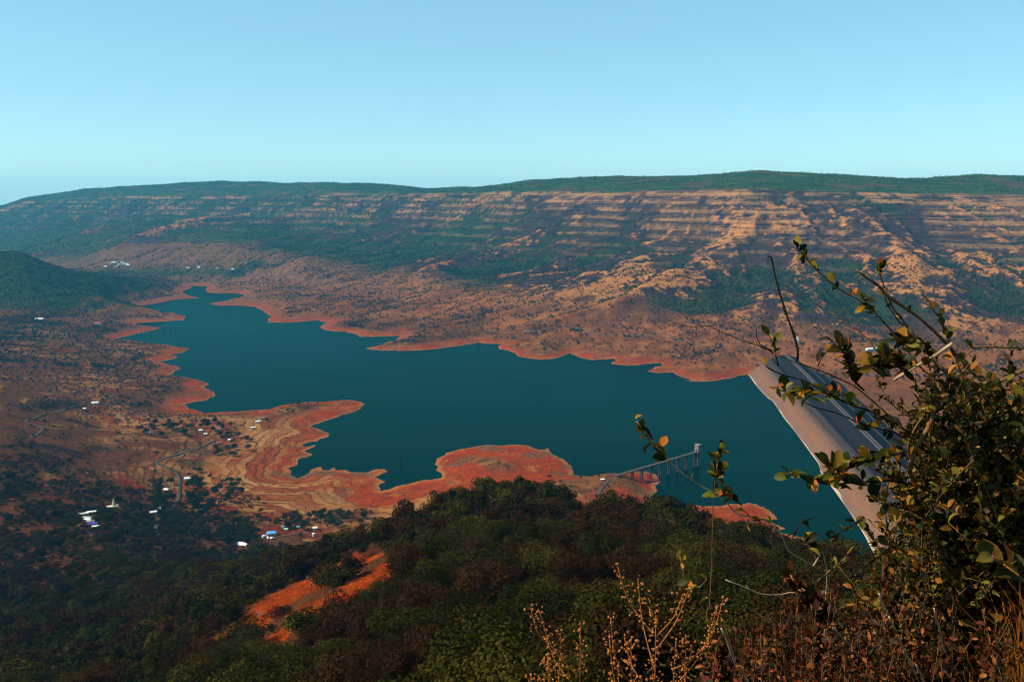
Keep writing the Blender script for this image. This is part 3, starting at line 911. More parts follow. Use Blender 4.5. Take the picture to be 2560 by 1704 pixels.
# ------------------------------------------------------------------ trees
def crown_arrays(seed, n_lobes, n_leaf, height, radius, leaf, base=0.28, flat=0.8):
    """Leaf clumps spread over several uneven lobes: returns vertices, quads."""
    g = np.random.default_rng(seed)
    lobes = []
    for k in range(n_lobes):
        a = g.uniform(0, 2 * math.pi)
        r = radius * (0.15 + 0.62 * math.sqrt(g.uniform()))
        if k == 0:
            r *= 0.2
        zc = height * (base + (1 - base) * g.uniform(0.35, 0.80)) - 0.18 * r
        lobes.append((r * math.cos(a), r * math.sin(a), zc, radius * g.uniform(0.34, 0.56)))
    Lb = np.array(lobes)[g.integers(0, n_lobes, n_leaf)]
    d = g.normal(size=(n_leaf, 3))
    d[:, 2] = d[:, 2] * 0.9 + 0.30
    d /= np.linalg.norm(d, axis=1)[:, None]
    rr = Lb[:, 3:4] * (0.74 + 0.32 * g.uniform(size=(n_leaf, 1)) ** 0.7)
    p = Lb[:, :3] + d * rr * np.array([1, 1, flat])
    nrm = d + 0.42 * g.normal(size=(n_leaf, 3))
    nrm /= np.linalg.norm(nrm, axis=1)[:, None]
    t = np.cross(nrm, g.normal(size=(n_leaf, 3))); t /= np.linalg.norm(t, axis=1)[:, None]
    b_ = np.cross(nrm, t)
    s = leaf * g.uniform(0.6, 1.3, (n_leaf, 1))
    w_ = s * g.uniform(0.55, 0.9, (n_leaf, 1))
    V_ = np.stack([p - t * s, p + b_ * w_ + nrm * 0.15 * s, p + t * s * 1.05, p - b_ * w_ + nrm * 0.15 * s], 1).reshape(-1, 3)
    return V_, np.arange(4 * n_leaf).reshape(-1, 4)

def trunk_mb(seed, height, radius, thin=1.0):
    g = random.Random(seed)
    mb = MB()
    top = height * 0.55
    pts, rad = [], []
    x = y = 0.0
    for k in range(5):
        pts.append((x, y, -0.6 + (top + 0.6) * k / 4)); rad.append(0.028 * height * thin * (1 - 0.16 * k))
        x += g.uniform(-0.12, 0.12) * radius * 0.4; y += g.uniform(-0.12, 0.12) * radius * 0.4
    mb.tube(pts, rad, 6)
    for k in range(5):
        a = k * 1.26 + g.uniform(-0.4, 0.4)
        st = Vector(pts[2 + k % 3])
        L = radius * g.uniform(0.6, 0.95)
        mid = st + Vector((math.cos(a) * L * 0.5, math.sin(a) * L * 0.5, height * 0.14))
        end = st + Vector((math.cos(a) * L, math.sin(a) * L, height * g.uniform(0.2, 0.34)))
        mb.tube([st, mid, end], [0.014 * height * thin, 0.010 * height * thin, 0.004 * height], 5)
    return mb

M = {}
M['leaf_dark'] = leaf_mat("leaf_dark_green", [(0.012, 0.013, 0.003), (0.024, 0.024, 0.004), (0.042, 0.038, 0.007)], 0.12)
M['leaf_olive'] = leaf_mat("leaf_olive", [(0.026, 0.024, 0.004), (0.050, 0.042, 0.007), (0.085, 0.064, 0.010)], 0.15)
M['leaf_brown'] = leaf_mat("leaf_rusty_brown", [(0.022, 0.011, 0.005), (0.042, 0.018, 0.007), (0.064, 0.027, 0.009)], 0.15)
M['leaf_lime'] = leaf_mat("leaf_yellow_green", [(0.17, 0.18, 0.016), (0.27, 0.26, 0.025), (0.36, 0.31, 0.03)], 0.3)
M['leaf_amber'] = leaf_mat("leaf_amber", [(0.06, 0.045, 0.008), (0.22, 0.13, 0.016), (0.34, 0.17, 0.02)], 0.35)
M['leaf_grove'] = leaf_mat("leaf_grove_green", [(0.010, 0.018, 0.008), (0.018, 0.030, 0.010), (0.030, 0.045, 0.014)], 0.15)
M['leaf_far'] = leaf_mat("leaf_far_scrub", [(0.014, 0.024, 0.014), (0.028, 0.042, 0.018), (0.050, 0.060, 0.022)], 0.1)
M['bark'] = simple_mat("bark", (0.11, 0.07, 0.045), 0.35, 3.0)
M['bark_pale'] = simple_mat("bark_pale", (0.26, 0.19, 0.13), 0.3, 3.0)

CROWNS = []           # five crown shapes, fine
for k, (nl, hgt, rad, fl) in enumerate([(9, 7.5, 3.9, 0.8), (7, 8.5, 3.3, 0.95), (11, 6.6, 4.4, 0.7), (6, 7.0, 3.0, 1.0), (10, 8.0, 4.0, 0.8)]):
    CROWNS.append(dict(h=hgt, r=rad, arr=crown_arrays(100 + k, nl + 7, 3300, hgt, rad, 0.155, 0.25, fl),
                       coarse=crown_arrays(150 + k, nl + 4, 800, hgt, rad, 0.32, 0.2, fl), trunk=trunk_mb(200 + k, hgt, rad).mesh("trunk")))
    CROWNS[-1]['trunk'].materials.append(M['bark'])
CROWN_MESH = {}
def crown_mesh(k, mat, coarse=False):
    key = (k, mat, coarse)
    if key not in CROWN_MESH:
        V_, F_ = CROWNS[k]['coarse' if coarse else 'arr']
        me_ = np_mesh("crown", V_, F_)
        me_.materials.append(M[mat])
        CROWN_MESH[key] = me_
    return CROWN_MESH[key]

def add_tree(name, x, y, k, mat, scale, label, group=None, cat='tree', rz=None, coarse=False):
    z = float(height(np.array([x]), np.array([y]))[0])
    r = empty(name, (x, y, z), rng.uniform(0, 6.28) if rz is None else rz)
    r.scale = (scale * rng.uniform(0.92, 1.1), scale * rng.uniform(0.92, 1.1), scale)
    tag(r, label, cat, group)
    c = bpy.data.objects.new("crown", crown_mesh(k, mat, coarse)); COL.objects.link(c); c.parent = r
    t = bpy.data.objects.new("trunk", CROWNS[k]['trunk']); COL.objects.link(t); t.parent = r
    return r

# prototypes that the scattered masses repeat; they are not in the scene themselves
def proto_collection(name, items, fine_too=False):
    c = bpy.data.collections.new(name)
    for i, (k, mat) in enumerate(items * 2 if fine_too else items):
        V_, F_ = CROWNS[k]['arr' if i >= len(items) else 'coarse']
        me_ = np_mesh("crown_source", V_, F_)
        me_.materials.append(M[mat])
        o = bpy.data.objects.new("%s_%02d" % (name, i), me_)
        c.objects.link(o)
    return c

def scatter(name, pts, variants, scales, coll, label=None, cat=None):
    """One object whose points carry repeated crowns (geometry nodes)."""
    n = len(pts)
    me_ = bpy.data.meshes.new(name)
    me_.vertices.add(n)
    me_.vertices.foreach_set("co", np.asarray(pts, np.float32).ravel())
    a = me_.attributes.new("variant", 'INT', 'POINT'); a.data.foreach_set("value", np.asarray(variants, np.int32))
    a = me_.attributes.new("size", 'FLOAT_VECTOR', 'POINT')
    sc = np.stack([scales * rng.uniform(0.85, 1.2, n), scales * rng.uniform(0.85, 1.2, n), scales * rng.uniform(0.85, 1.15, n)], 1)
    a.data.foreach_set("vector", sc.astype(np.float32).ravel())
    a = me_.attributes.new("turn", 'FLOAT_VECTOR', 'POINT')
    tv = np.zeros((n, 3), np.float32); tv[:, 2] = rng.uniform(0, 6.28, n); tv[:, :2] = rng.normal(0, 0.06, (n, 2))
    a.data.foreach_set("vector", tv.ravel())
    o = bpy.data.objects.new(name, me_)
    COL.objects.link(o)
    ng = bpy.data.node_groups.new(name + "_scatter", 'GeometryNodeTree')
    ng.interface.new_socket("Geometry", in_out='INPUT', socket_type='NodeSocketGeometry')
    ng.interface.new_socket("Geometry", in_out='OUTPUT', socket_type='NodeSocketGeometry')
    N = ng.nodes
    gi, go = N.new("NodeGroupInput"), N.new("NodeGroupOutput")
    ci = N.new("GeometryNodeCollectionInfo")
    ci.inputs['Collection'].default_value = coll
    ci.inputs['Separate Children'].default_value = True
    ci.inputs['Reset Children'].default_value = True
    ip = N.new("GeometryNodeInstanceOnPoints")
    ip.inputs['Pick Instance'].default_value = True
    def attr(nm, t):
        q = N.new("GeometryNodeInputNamedAttribute"); q.data_type = t; q.inputs['Name'].default_value = nm
        return q.outputs['Attribute']
    L = ng.links
    L.new(gi.outputs[0], ip.inputs['Points'])
    L.new(ci.outputs[0], ip.inputs['Instance'])
    L.new(attr("variant", 'INT'), ip.inputs['Instance Index'])
    er = N.new("FunctionNodeEulerToRotation")
    L.new(attr("turn", 'FLOAT_VECTOR'), er.inputs[0])
    L.new(er.outputs[0], ip.inputs['Rotation'])
    L.new(attr("size", 'FLOAT_VECTOR'), ip.inputs['Scale'])
    L.new(ip.outputs[0], go.inputs[0])
    md = o.modifiers.new("scatter", 'NODES')
    md.node_group = ng
    tag(o, label, cat, None, 'stuff')
    return o

CELL = np.gradient(XX, axis=0) * np.gradient(YY, axis=1)         # ground area per node
INVIEW = np.abs(SS) < 0.70

def pick(density, n_max, seed, spacing=0.0):
    """Ground positions drawn with the given density (trees per square metre)."""
    g = np.random.default_rng(seed)
    wgt = (np.clip(density, 0, None) * CELL * INVIEW).ravel()
    tot = wgt.sum()
    n = int(min(n_max, tot))
    idx = np.searchsorted(np.cumsum(wgt), g.uniform(0, tot, n))
    i, j = np.minimum(idx // NY, NS - 2), np.minimum(idx % NY, NY - 2)
    a, b_ = g.uniform(0, 1, n), g.uniform(0, 1, n)
    y = Yr[j] + (Yr[j + 1] - Yr[j]) * b_
    x = (S[i] + (S[i + 1] - S[i]) * a) * y
    if spacing > 0:
        key = np.floor(x / spacing).astype(np.int64) * 1000003 + np.floor(y / spacing).astype(np.int64)
        _, u = np.unique(key, return_index=True)
        u = np.sort(u)
        x, y = x[u], y[u]
    return x, y

# --- distant scrub and woods -----------------------------------------------------------------
far_c = proto_collection("far_scrub", [(k, 'leaf_far') for k in range(5)])
dry_zone = (Z > redz + 1.5) | (D > 420)
dens = np.zeros_like(Z)
m_h = (YY > 1900) & (YY < 5200) & (fr < 0.42) & ((D > 25) | (D < -400)) & dry_zone & (XX > -2700)
thick = smooth(0.0, 0.5, 0.8 * n2 + 0.6 * n1 - 0.14 * lap)
dens += m_h * (0.0026 + 0.012 * thick ** 2)
x, y = pick(dens, 70000, 11, 4.0)
g_ = np.random.default_rng(5)
sz = (0.40 + 0.80 * g_.uniform(size=len(x)) ** 2)
scatter("far_shore_scrub", np.stack([x, y, height(x, y) - 0.3], 1), g_.integers(0, 5, len(x)), sz, far_c)
dens = (YY > 2600) * (YY < 9500) * smooth(0.02, 0.2, fr) * (1 - smooth(0.93, 0.98, fr)) * (0.0004 + 0.0030 * forest_w * (1 - face))
x, y = pick(dens, 40000, 12, 5.0)
sz = 0.5 + 0.6 * g_.uniform(size=len(x))
scatter("escarpment_scrub", np.stack([x, y, height(x, y) - 0.4], 1), g_.integers(0, 5, len(x)), sz, far_c)
M['leaf_plateau'] = leaf_mat("leaf_plateau", [(0.035, 0.07, 0.014), (0.06, 0.11, 0.022), (0.10, 0.15, 0.03)], 0.1)
pl_c = proto_collection("plateau_crown", [(k, 'leaf_plateau') for k in range(5)])
dens = plate * (1 - smooth(1.25, 1.6, frac_between(K_RIM, K_SKY))) * (0.006 * smooth(-0.5, 0.1, n1) * (1 - 0.9 * smooth(0.12, 0.3, n2 + 0.35 * n1)) + 0.0006)
x, y = pick(dens, 22000, 13, 5.0)
sz = 0.6 + 0.55 * g_.uniform(size=len(x))
scatter("plateau_forest", np.stack([x, y, height(x, y) - 0.5], 1), g_.integers(0, 5, len(x)), sz, pl_c)
# wooded hill on the left and the scrub of the left bank
dens = lefth * (0.0010 + 0.008 * smooth(-0.15, 0.25, n2 + 0.5 * n1 + 0.0016 * (-1500 - XX))) * (Z > 22)
dens += (XX < 250) * (YY > 1150) * (YY < 3300) * dry_zone * ((D > 40) | (D < -400)) * (0.0010 + 0.010 * smooth(0.0, 0.55, n2 + 0.6 * n1 + 0.0003 * (-700 - XX)) ** 1.5)
x, y = pick(dens, 26000, 14, 4.0)
sz = 0.28 + 0.5 * g_.uniform(size=len(x)) ** 1.5
scatter("left_bank_scrub", np.stack([x, y, height(x, y) - 0.3], 1), g_.integers(0, 5, len(x)), sz, far_c)

# --- the wood on the near slope --------------------------------------------------------------
near_items = [(k, mt) for mt in ('leaf_dark', 'leaf_olive', 'leaf_brown') for k in range(5)]
near_c = proto_collection("near_crown", near_items, fine_too=True)
WOOD = (YY > 62) * (1 - smooth(520, 640, YY + 0.25 * XX + 60 * n1)) * np.clip(1.15 - 0.9 * smooth(0.1, 0.5, fbm(XX / 40 + 3, YY / 40, 3, 261)), 0.15, 1)
thin_w = (YY > 400) * (XX < 100) * (YY < 1400) * dry_zone * (D > 30) * smooth(1400, 950, YY) * smooth(-0.45, 0.1, n1 + 0.8 * n2 + 0.0006 * (-350 - XX))
dens_w = (0.055 * WOOD + 0.030 * thin_w * (1 - WOOD)) * (1 - smooth(0.15, 0.5, BARE)) * (1 - 0.85 * fld * (YY > 700))
KEEP_OUT = []         # (x, y, radius) of buildings, roads and yards: filled before planting
# ------------------------------------------------------------------ dam
def height_mat(name, stops, zmax, var=0.34, stretch=(0.05, 0.006, 0.4), rough=0.95):
    """Colour by height above the water (stain lines left by the falling lake), streaked along the wall."""
    m, nt, b = new_mat(name)
    geo = nt.nodes.new("ShaderNodeNewGeometry")
    sep = nt.nodes.new("ShaderNodeSeparateXYZ")
    nt.links.new(geo.outputs['Position'], sep.inputs[0])
    mp = nt.nodes.new("ShaderNodeVectorMath"); mp.operation = 'MULTIPLY'
    mp.inputs[1].default_value = stretch
    nt.links.new(geo.outputs['Position'], mp.inputs[0])
    n = nt.nodes.new("ShaderNodeTexNoise"); n.inputs['Scale'].default_value = 1.0; n.inputs['Detail'].default_value = 6
    nt.links.new(mp.outputs[0], n.inputs['Vector'])
    ad = nt.nodes.new("ShaderNodeMath"); ad.operation = 'MULTIPLY_ADD'; ad.inputs[1].default_value = 5.0
    nt.links.new(n.outputs['Fac'], ad.inputs[0]); nt.links.new(sep.outputs['Z'], ad.inputs[2])
    dv = nt.nodes.new("ShaderNodeMath"); dv.operation = 'MULTIPLY_ADD'; dv.inputs[1].default_value = 1.0 / zmax; dv.inputs[2].default_value = -2.5 / zmax
    nt.links.new(ad.outputs[0], dv.inputs[0])
    r = ramp(nt, dv.outputs[0], [(z / zmax, tuple(q * ALB for q in c)) for z, c in stops])
    n2_ = nt.nodes.new("ShaderNodeTexNoise"); n2_.inputs['Scale'].default_value = 0.22; n2_.inputs['Detail'].default_value = 9; n2_.inputs['Roughness'].default_value = 0.75
    nt.links.new(geo.outputs['Position'], n2_.inputs['Vector'])
    r2_ = ramp(nt, n2_.outputs['Fac'], [(0.3, (1 - var,) * 3), (0.7, (1 + var,) * 3)])
    mx = nt.nodes.new("ShaderNodeMix"); mx.data_type = 'RGBA'; mx.blend_type = 'MULTIPLY'; mx.inputs['Factor'].default_value = 1
    nt.links.new(r.outputs[0], mx.inputs['A']); nt.links.new(r2_.outputs[0], mx.inputs['B'])
    nt.links.new(mx.outputs['Result'], b.inputs['Base Color'])
    b.inputs['Roughness'].default_value = rough
    b.inputs['Specular IOR Level'].default_value = 0.0
    return m

M['dam_wet'] = height_mat("dam_upstream_stone", [(0.0, (0.50, 0.36, 0.26)), (0.5, (0.46, 0.32, 0.22)), (0.9, (0.19, 0.105, 0.068)), (4, (0.20, 0.100, 0.060)), (8, (0.23, 0.105, 0.055)),
    (16, (0.17, 0.086, 0.050)), (19.5, (0.085, 0.056, 0.042)), (21, (0.042, 0.031, 0.027)), (23, (0.058, 0.043, 0.036)), (25.5, (0.038, 0.028, 0.026)), (27, (0.010, 0.008, 0.010)), (32, (0.020, 0.0155, 0.017)), (40, (0.016, 0.013, 0.015))], 42.0)
M['dam_dry'] = height_mat("dam_downstream_stone", [(0, (0.02, 0.015, 0.015)), (14, (0.009, 0.0075, 0.009)), (30, (0.011, 0.009, 0.011)), (40, (0.012, 0.010, 0.012))], 42.0, 0.35)
M['concrete'] = simple_mat("concrete", (0.155, 0.115, 0.105), 0.2, 0.8)
M['concrete_pale'] = simple_mat("concrete_pale", (0.26, 0.215, 0.185), 0.15, 0.8)
M['asphalt'] = simple_mat("asphalt", (0.055, 0.047, 0.045), 0.2, 0.3)
M['dark_opening'] = simple_mat("dark_opening", (0.012, 0.010, 0.010), 0.1, 1.0)

crest_px = np.array([(1993, 910), (2004.5, 929.7), (2090.6, 1006), (2138, 1057), (2183, 1102), (2237, 1156)])
cxw, cyw = on_plane(crest_px[:, 0], crest_px[:, 1], DAM_TOP)
cfit = np.polyfit(cyw, cxw, 1)
st_y = np.linspace(2420, 1105, 120)
wl_y, wl_x = W_DAM[::-1, 1], W_DAM[::-1, 0]
def wet_x(y):
    xx = np.interp(y, wl_y, wl_x)
    xx = np.where(y > wl_y[-1], wl_x[-1] + (y - wl_y[-1]) * 0.12, xx)
    xx = np.where(y < wl_y[0], wl_x[0] + (y - wl_y[0]) * 0.10, xx)
    return xx
dx_w = wet_x(st_y)
dx_c = np.polyval(cfit, st_y)
def face_strip(cols):
    """cols: list of (x array, z) across the dam, left to right -> strip of quads along it."""
    n = len(st_y)
    Vv = np.concatenate([np.stack([np.broadcast_to(cx_, (n,)), st_y, np.broadcast_to(np.asarray(cz_, float), (n,))], 1) for cx_, cz_ in cols])
    Ff = []
    for c in range(len(cols) - 1):
        for i in range(n - 1):
            Ff.append((c * n + i, c * n + i + 1, (c + 1) * n + i + 1, (c + 1) * n + i))
    return Vv, Ff
def wmix(f):
    return dx_w + (dx_c - 5 - dx_w) * f
dam = empty("dam", (float(dx_c[60]), float(st_y[60]), 0))
tag(dam, "long grey earth dam with tan stained upstream face holding back the reservoir", "dam")
def dam_part(name, cols, mat):
    Vv, Ff = face_strip(cols)
    Vv = Vv - np.array(dam.location)
    return link_mesh(name, np_mesh(name, Vv, Ff), M[mat], dam)
dam_part("upstream_face", [(dx_w - 22, -9), (dx_w, 0), (wmix(.25), 10.0), (wmix(.50), 20.0), (wmix(.515), 20.2), (wmix(.74), 29.6), (wmix(.755), 29.8), (wmix(.99), 40.0)], 'dam_wet')
dam_part("crest_road", [(wmix(.99), 40.0), (dx_c + 4.5, 40.05)], 'asphalt')
dam_part("parapet", [(dx_c - 5.2, 39.5), (dx_c - 5.2, 41.3), (dx_c - 4.2, 41.3), (dx_c - 4.2, 40.0)], 'concrete')
dam_part("kerb", [(dx_c + 3.6, 40.0), (dx_c + 3.6, 40.7), (dx_c + 4.5, 40.7), (dx_c + 4.5, 39.8)], 'concrete')
dam_part("downstream_face", [(dx_c + 4.5, 40.05), (dx_c + 38, 27), (dx_c + 41, 27.1), (dx_c + 74, 14), (dx_c + 77, 14.1), (dx_c + 125, -5)], 'dam_dry')
for off, zz_ in ((39.5, 27.1), (75.5, 14.1)):
    dam_part("berm_path", [(dx_c + off - 1.6, zz_ + 0.05), (dx_c + off - 1.6, zz_ + 0.5), (dx_c + off + 1.6, zz_ + 0.55), (dx_c + off + 1.6, zz_ + 0.1)], 'asphalt')
# abutment pavilion where the crest road meets the hill
# ------------------------------------------------------------------ intake tower and its footbridge
tw_x, tw_y = on_plane(1743, 1164, 0.0)
tw_x, tw_y = float(tw_x), float(tw_y)
DECK = 28.3
b0 = on_plane(1549, 1185, DECK); b0 = Vector((float(b0[0]), float(b0[1]), DECK))
b1 = Vector((tw_x, tw_y, DECK))
bd = (b1 - b0).normalized()
ang = math.atan2(bd.y, bd.x)
b1 = b1 - bd * 4.6
tower = empty("intake_tower", (tw_x, tw_y, 0), ang)
tag(tower, "tall grey concrete intake tower standing in the water at the end of the footbridge", "tower")
M['tower_stone'] = height_mat("tower_stone", [(0, (0.13, 0.08, 0.06)), (6, (0.23, 0.135, 0.10)), (17, (0.24, 0.15, 0.11)), (21, (0.09, 0.075, 0.075)), (40, (0.2, 0.17, 0.15))], 42.0, 0.12, (0.2, 0.2, 0.3))
mb = MB(); mb.box((0, 0, 8.3), (6.6, 6.6, 36.0), 0, 0.96); mb.build("shaft", M['tower_stone'], tower)
mb = MB(); mb.box((0, 0, 27.3), (9.6, 9.6, 1.6)); mb.box((0, 0, 25.8), (8.2, 8.2, 1.3)); mb.build("platform", M['concrete'], tower)
gh = MB().box((0, 0, 34.4), (8.6, 8.6, 12.4)).build("gatehouse", M['concrete_pale'], tower)
mb = MB(); mb.box((0, 0, 41.0), (10.0, 10.0, 0.8)); mb.box((0, 0, 41.6), (7.6, 7.6, 0.5)); mb.build("roof", M['concrete_pale'], tower)
MB().box((-4.32, 0, 30.6), (0.12, 2.2, 4.6)).build("door", M['dark_opening'], gh)
for (a, b_) in ((0.0, -4.33), (2.2, -4.33)):
    MB().box((a, b_, 36.6), (1.2, 0.12, 1.6)).build("window", M['dark_opening'], gh)
MB().box((-4.33, 2.0, 36.6), (0.12, 1.2, 1.6)).build("window", M['dark_opening'], gh)
bridge = empty("footbridge", tuple(b0), ang)
tag(bridge, "long grey footbridge on twin columns from the red bank to the intake tower", "bridge")
BL = (b1 - b0).length
mb = MB(); mb.box((BL / 2 - 4, 0, -0.2), (BL + 8, 4.4, 0.5)); mb.box((BL / 2 - 4, 1.5, -1.3), (BL + 8, 0.6, 1.7)); mb.box((BL / 2 - 4, -1.5, -1.3), (BL + 8, 0.6, 1.7)); mb.build("deck", M['concrete'], bridge)
for sy in (-1, 1):
    mb = MB()
    mb.box((BL / 2 - 4, sy * 2.1, 1.25), (BL + 8, 0.16, 0.16)); mb.box((BL / 2 - 4, sy * 2.1, 0.65), (BL + 8, 0.12, 0.12))
    for k in range(60):
        mb.box((-6 + (BL + 4) * k / 59, sy * 2.1, 0.6), (0.2, 0.2, 1.3))
    mb.build("railing", M['concrete'], bridge)
M['pier_stone'] = simple_mat("pier_stone", (0.065, 0.048, 0.046), 0.3, 0.5)
pier_px = [1580.3, 1602.9, 1627.2, 1648.7, 1670.2, 1691.7, 1712.2, 1732.6]
for k in range(8):
    t = BL * (0.155 + 0.118 * k)
    wp = b0 + bd * t
    zg = float(height(np.array([wp.x]), np.array([wp.y]))[0])
    zb_ = min(zg - 1.5, -2.0) if zg < 1 else zg - 1.5
    mb = MB()
    for sy in (-1, 1):
        hh = (DECK - 2.9) - zb_
        mb.box((t, sy * 2.0, zb_ - DECK + hh / 2), (1.9, 1.5, hh))
    for q in range(1, 4):
        zq = -2.9 - (DECK - 2.9 - max(zg, 0)) * q / 4.0
        mb.box((t, 0, zq), (0.8, 2.4, 0.7))
    mb.box((t, 0, -2.5), (2.4, 6.0, 0.75))
    mb.build("pier", M['pier_stone'], bridge)

# ------------------------------------------------------------------ roads
def resample(P, step):
    P = np.asarray(P, float)
    # Catmull-Rom through the traced points
    Q = []
    E = np.vstack([2 * P[0] - P[1], P, 2 * P[-1] - P[-2]])
    for i in range(1, len(E) - 2):
        p0, p1, p2, p3 = E[i - 1], E[i], E[i + 1], E[i + 2]
        n = max(2, int(np.linalg.norm(p2 - p1) / step))
        for t in np.linspace(0, 1, n, endpoint=False):
            Q.append(0.5 * ((2 * p1) + (-p0 + p2) * t + (2 * p0 - 5 * p1 + 4 * p2 - p3) * t * t + (-p0 + 3 * p1 - 3 * p2 + p3) * t ** 3))
    Q.append(P[-1])
    return np.array(Q)
def road(name, pix, width, mat, lift=0.7):
    W = [ground_point(px, row, 600)[:2] for px, row in pix]
    Q = resample(W, 7.0)
    T = np.gradient(Q, axis=0); T /= np.linalg.norm(T, axis=1)[:, None] + 1e-9
    Nn = np.stack([-T[:, 1], T[:, 0]], 1)
    rows = []
    zc = height(Q[:, 0], Q[:, 1])
    kk = np.ones(5) / 5
    for o_ in (-0.5, -0.46, 0.46, 0.5):
        P_ = Q + Nn * width * o_
        z_ = np.maximum(height(P_[:, 0], P_[:, 1]), zc - 0.6)
        z_ = np.convolve(np.pad(z_, 2, mode='edge'), kk, 'valid') + (lift if abs(o_) < 0.48 else -1.2)
        rows.append(np.column_stack([P_, z_]))
    n = len(Q)
    Vv = np.concatenate(rows)
    Ff = [(c * n + i, c * n + i + 1, (c + 1) * n + i + 1, (c + 1) * n + i) for c in range(3) for i in range(n - 1)]
    o = link_mesh(name, np_mesh(name, Vv, Ff, True), M[mat])
    tag(o, kind='structure')
    for q in Q[::2]:
        KEEP_OUT.append((q[0], q[1], width * 0.5 + 3.0))
    return o
M['track'] = simple_mat("track_earth", (0.13, 0.075, 0.05), 0.2, 0.3)
M['road_grey'] = simple_mat("road_grey", (0.075, 0.058, 0.048), 0.2, 0.3)
road("road", _t(0, 900, KD, [(800,95),(752,128),(800,165),(770,192),(690,222)]), 5.5, 'track')
road("road", _t(0, 900, KD, [(915,262),(860,295),(780,320),(660,350),(520,385),(410,415),(300,445),(225,468),(205,486),(280,505),(338,535),(310,572),(240,607)]), 6, 'road_grey')
road("road", _t(0, 900, KD, [(1690,628),(1560,690),(1400,740),(1280,775),(1225,802),(1290,835),(1365,868),(1402,905),(1412,960),(1405,1020),(1400,1090),(1330,1180),(1258,1245),(1226,1310),(1236,1350),(1262,1385),(1310,1405)]), 6.5, 'road_grey')
road("road", _t(860, 400, KA, [(1370,1085),(1500,1090),(1590,1112),(1640,1130),(1720,1140),(1850,1140),(2080,1132),(2150,1160),(2250,1195),(2352,1216)]) + _t(1660, 400, KA, [(330,1212),(370,1205),(420,1185),(490,1176),(560,1180)]), 7, 'track')
road("road", _t(1350, 950, KD, [(640,735),(560,772),(510,820),(480,860),(465,905),(440,960)]), 5.5, 'road_grey')
road("road", _t(590, 1290, 9.8, [(700,560),(940,520),(1300,462),(1560,425),(1800,400)]), 5, 'track')
road("track", _t(180, 1220, 7.84, [(130,700),(260,820),(350,900),(440,975)]), 4.5, 'track')

# ------------------------------------------------------------------ houses of the villages
def hmat(name, c):
    if name not in M:
        M[name] = simple_mat(name, c, 0.12, 0.7)
    return M[name]
WALLC = dict(white=(0.62, 0.60, 0.55), cream=(0.60, 0.43, 0.24), mud=(0.36, 0.18, 0.11), brick=(0.30, 0.10, 0.06))
ROOFC = dict(white=(0.78, 0.79, 0.77), blue=(0.13, 0.38, 0.72), violet=(0.10, 0.085, 0.42), tile=(0.30, 0.12, 0.075), red=(0.42, 0.09, 0.06), teal=(0.13, 0.36, 0.36), grey=(0.42, 0.43, 0.38), green=(0.30, 0.48, 0.36))
def house(px, row, w, d, h, wall, roof, rz, label, name="house", cat="house", group=None, ridge=0.28, hip=0.0, open_side=False, ymin=600, openings=True):
    x, y, z = ground_point(px, row, ymin)
    r = empty(name, (x, y, z), rz)
    tag(r, label, cat, group)
    wm = hmat("wall_" + wall, WALLC[wall]); rm = hmat("roof_" + roof, ROOFC[roof])
    if open_side:
        for sx in (-1, 1):
            for sy in (-1, 1):
                MB().box((sx * (w / 2 - 0.2), sy * (d / 2 - 0.2), h / 2 - 0.6), (0.22, 0.22, h + 1.2)).build("post", wm, r)
        MB().box((0, d / 2 - 0.25, h * 0.4), (w - 0.6, 0.1, h * 0.8)).build("back_wall", wm, r)
    else:
        MB().box((0, 0, h / 2 - 0.8), (w, d, h + 1.6)).build("wall", wm, r)
    e = 0.45
    hx, hy = w / 2 + e, d / 2 + e
    rh = d * ridge
    q = hip * hy
    zt = h
    mb = MB()
    vs = [(-hx, -hy, zt), (hx, -hy, zt), (hx, hy, zt), (-hx, hy, zt), (-hx + q, 0, zt + rh), (hx - q, 0, zt + rh),
          (-hx, -hy, zt - 0.16), (hx, -hy, zt - 0.16), (hx, hy, zt - 0.16), (-hx, hy, zt - 0.16)]
    mb.add(vs, [(0, 1, 5, 4), (2, 3, 4, 5), (1, 2, 5), (3, 0, 4), (0, 6, 7, 1), (1, 7, 8, 2), (2, 8, 9, 3), (3, 9, 6, 0), (6, 9, 8, 7)])
    mb.build("roof", rm, r)
    if openings and not open_side:
        MB().box((w * 0.1, -d / 2 - 0.03, h * 0.36), (1.0, 0.1, h * 0.72)).build("door", M['dark_opening'], r)
        for sx in (-0.28, 0.36):
            MB().box((w * sx, -d / 2 - 0.03, h * 0.55), (0.95, 0.1, 0.9)).build("window", M['dark_opening'], r)
        MB().box((-w / 2 - 0.03, 0, h * 0.55), (0.1, 0.95, 0.9)).build("window", M['dark_opening'], r)
    KEEP_OUT.append((x, y, max(w, d) * 0.5 + 2.2))
    # keep the side towards the lookout open as well
    L = math.hypot(x, y)
    for q_ in (5.0, 10.0, 15.0):
        KEEP_OUT.append((x - x / L * q_, y - y / L * q_, max(w, d) * 0.5 + 0.5))
    return r
house(679, 1337, 12.5, 8.5, 4.0, 'cream', 'blue', 0.35, "cream walled house with a bright blue hipped roof beside a pale track", hip=0.7, ridge=0.30)
house(381, 1175, 9, 6.5, 3.2, 'mud', 'tile', -0.2, "brown tiled house with mud walls at the road bend under the bare hill")
house(469, 1199, 10, 7, 3.4, 'white', 'white', 0.3, "white house beside the grey road at the edge of the big grove")
house(468, 1184, 5, 7, 3.6, 'brick', 'tile', 0.9, "narrow brick coloured hut just behind a white house by the road")
house(416, 1227, 8, 6, 3.2, 'white', 'white', -0.2, "white roofed house half hidden in trees left of the grey road")
house(383, 1283, 9, 5, 2.8, 'white', 'white', 0.5, "low white shed at the road below the temple field")
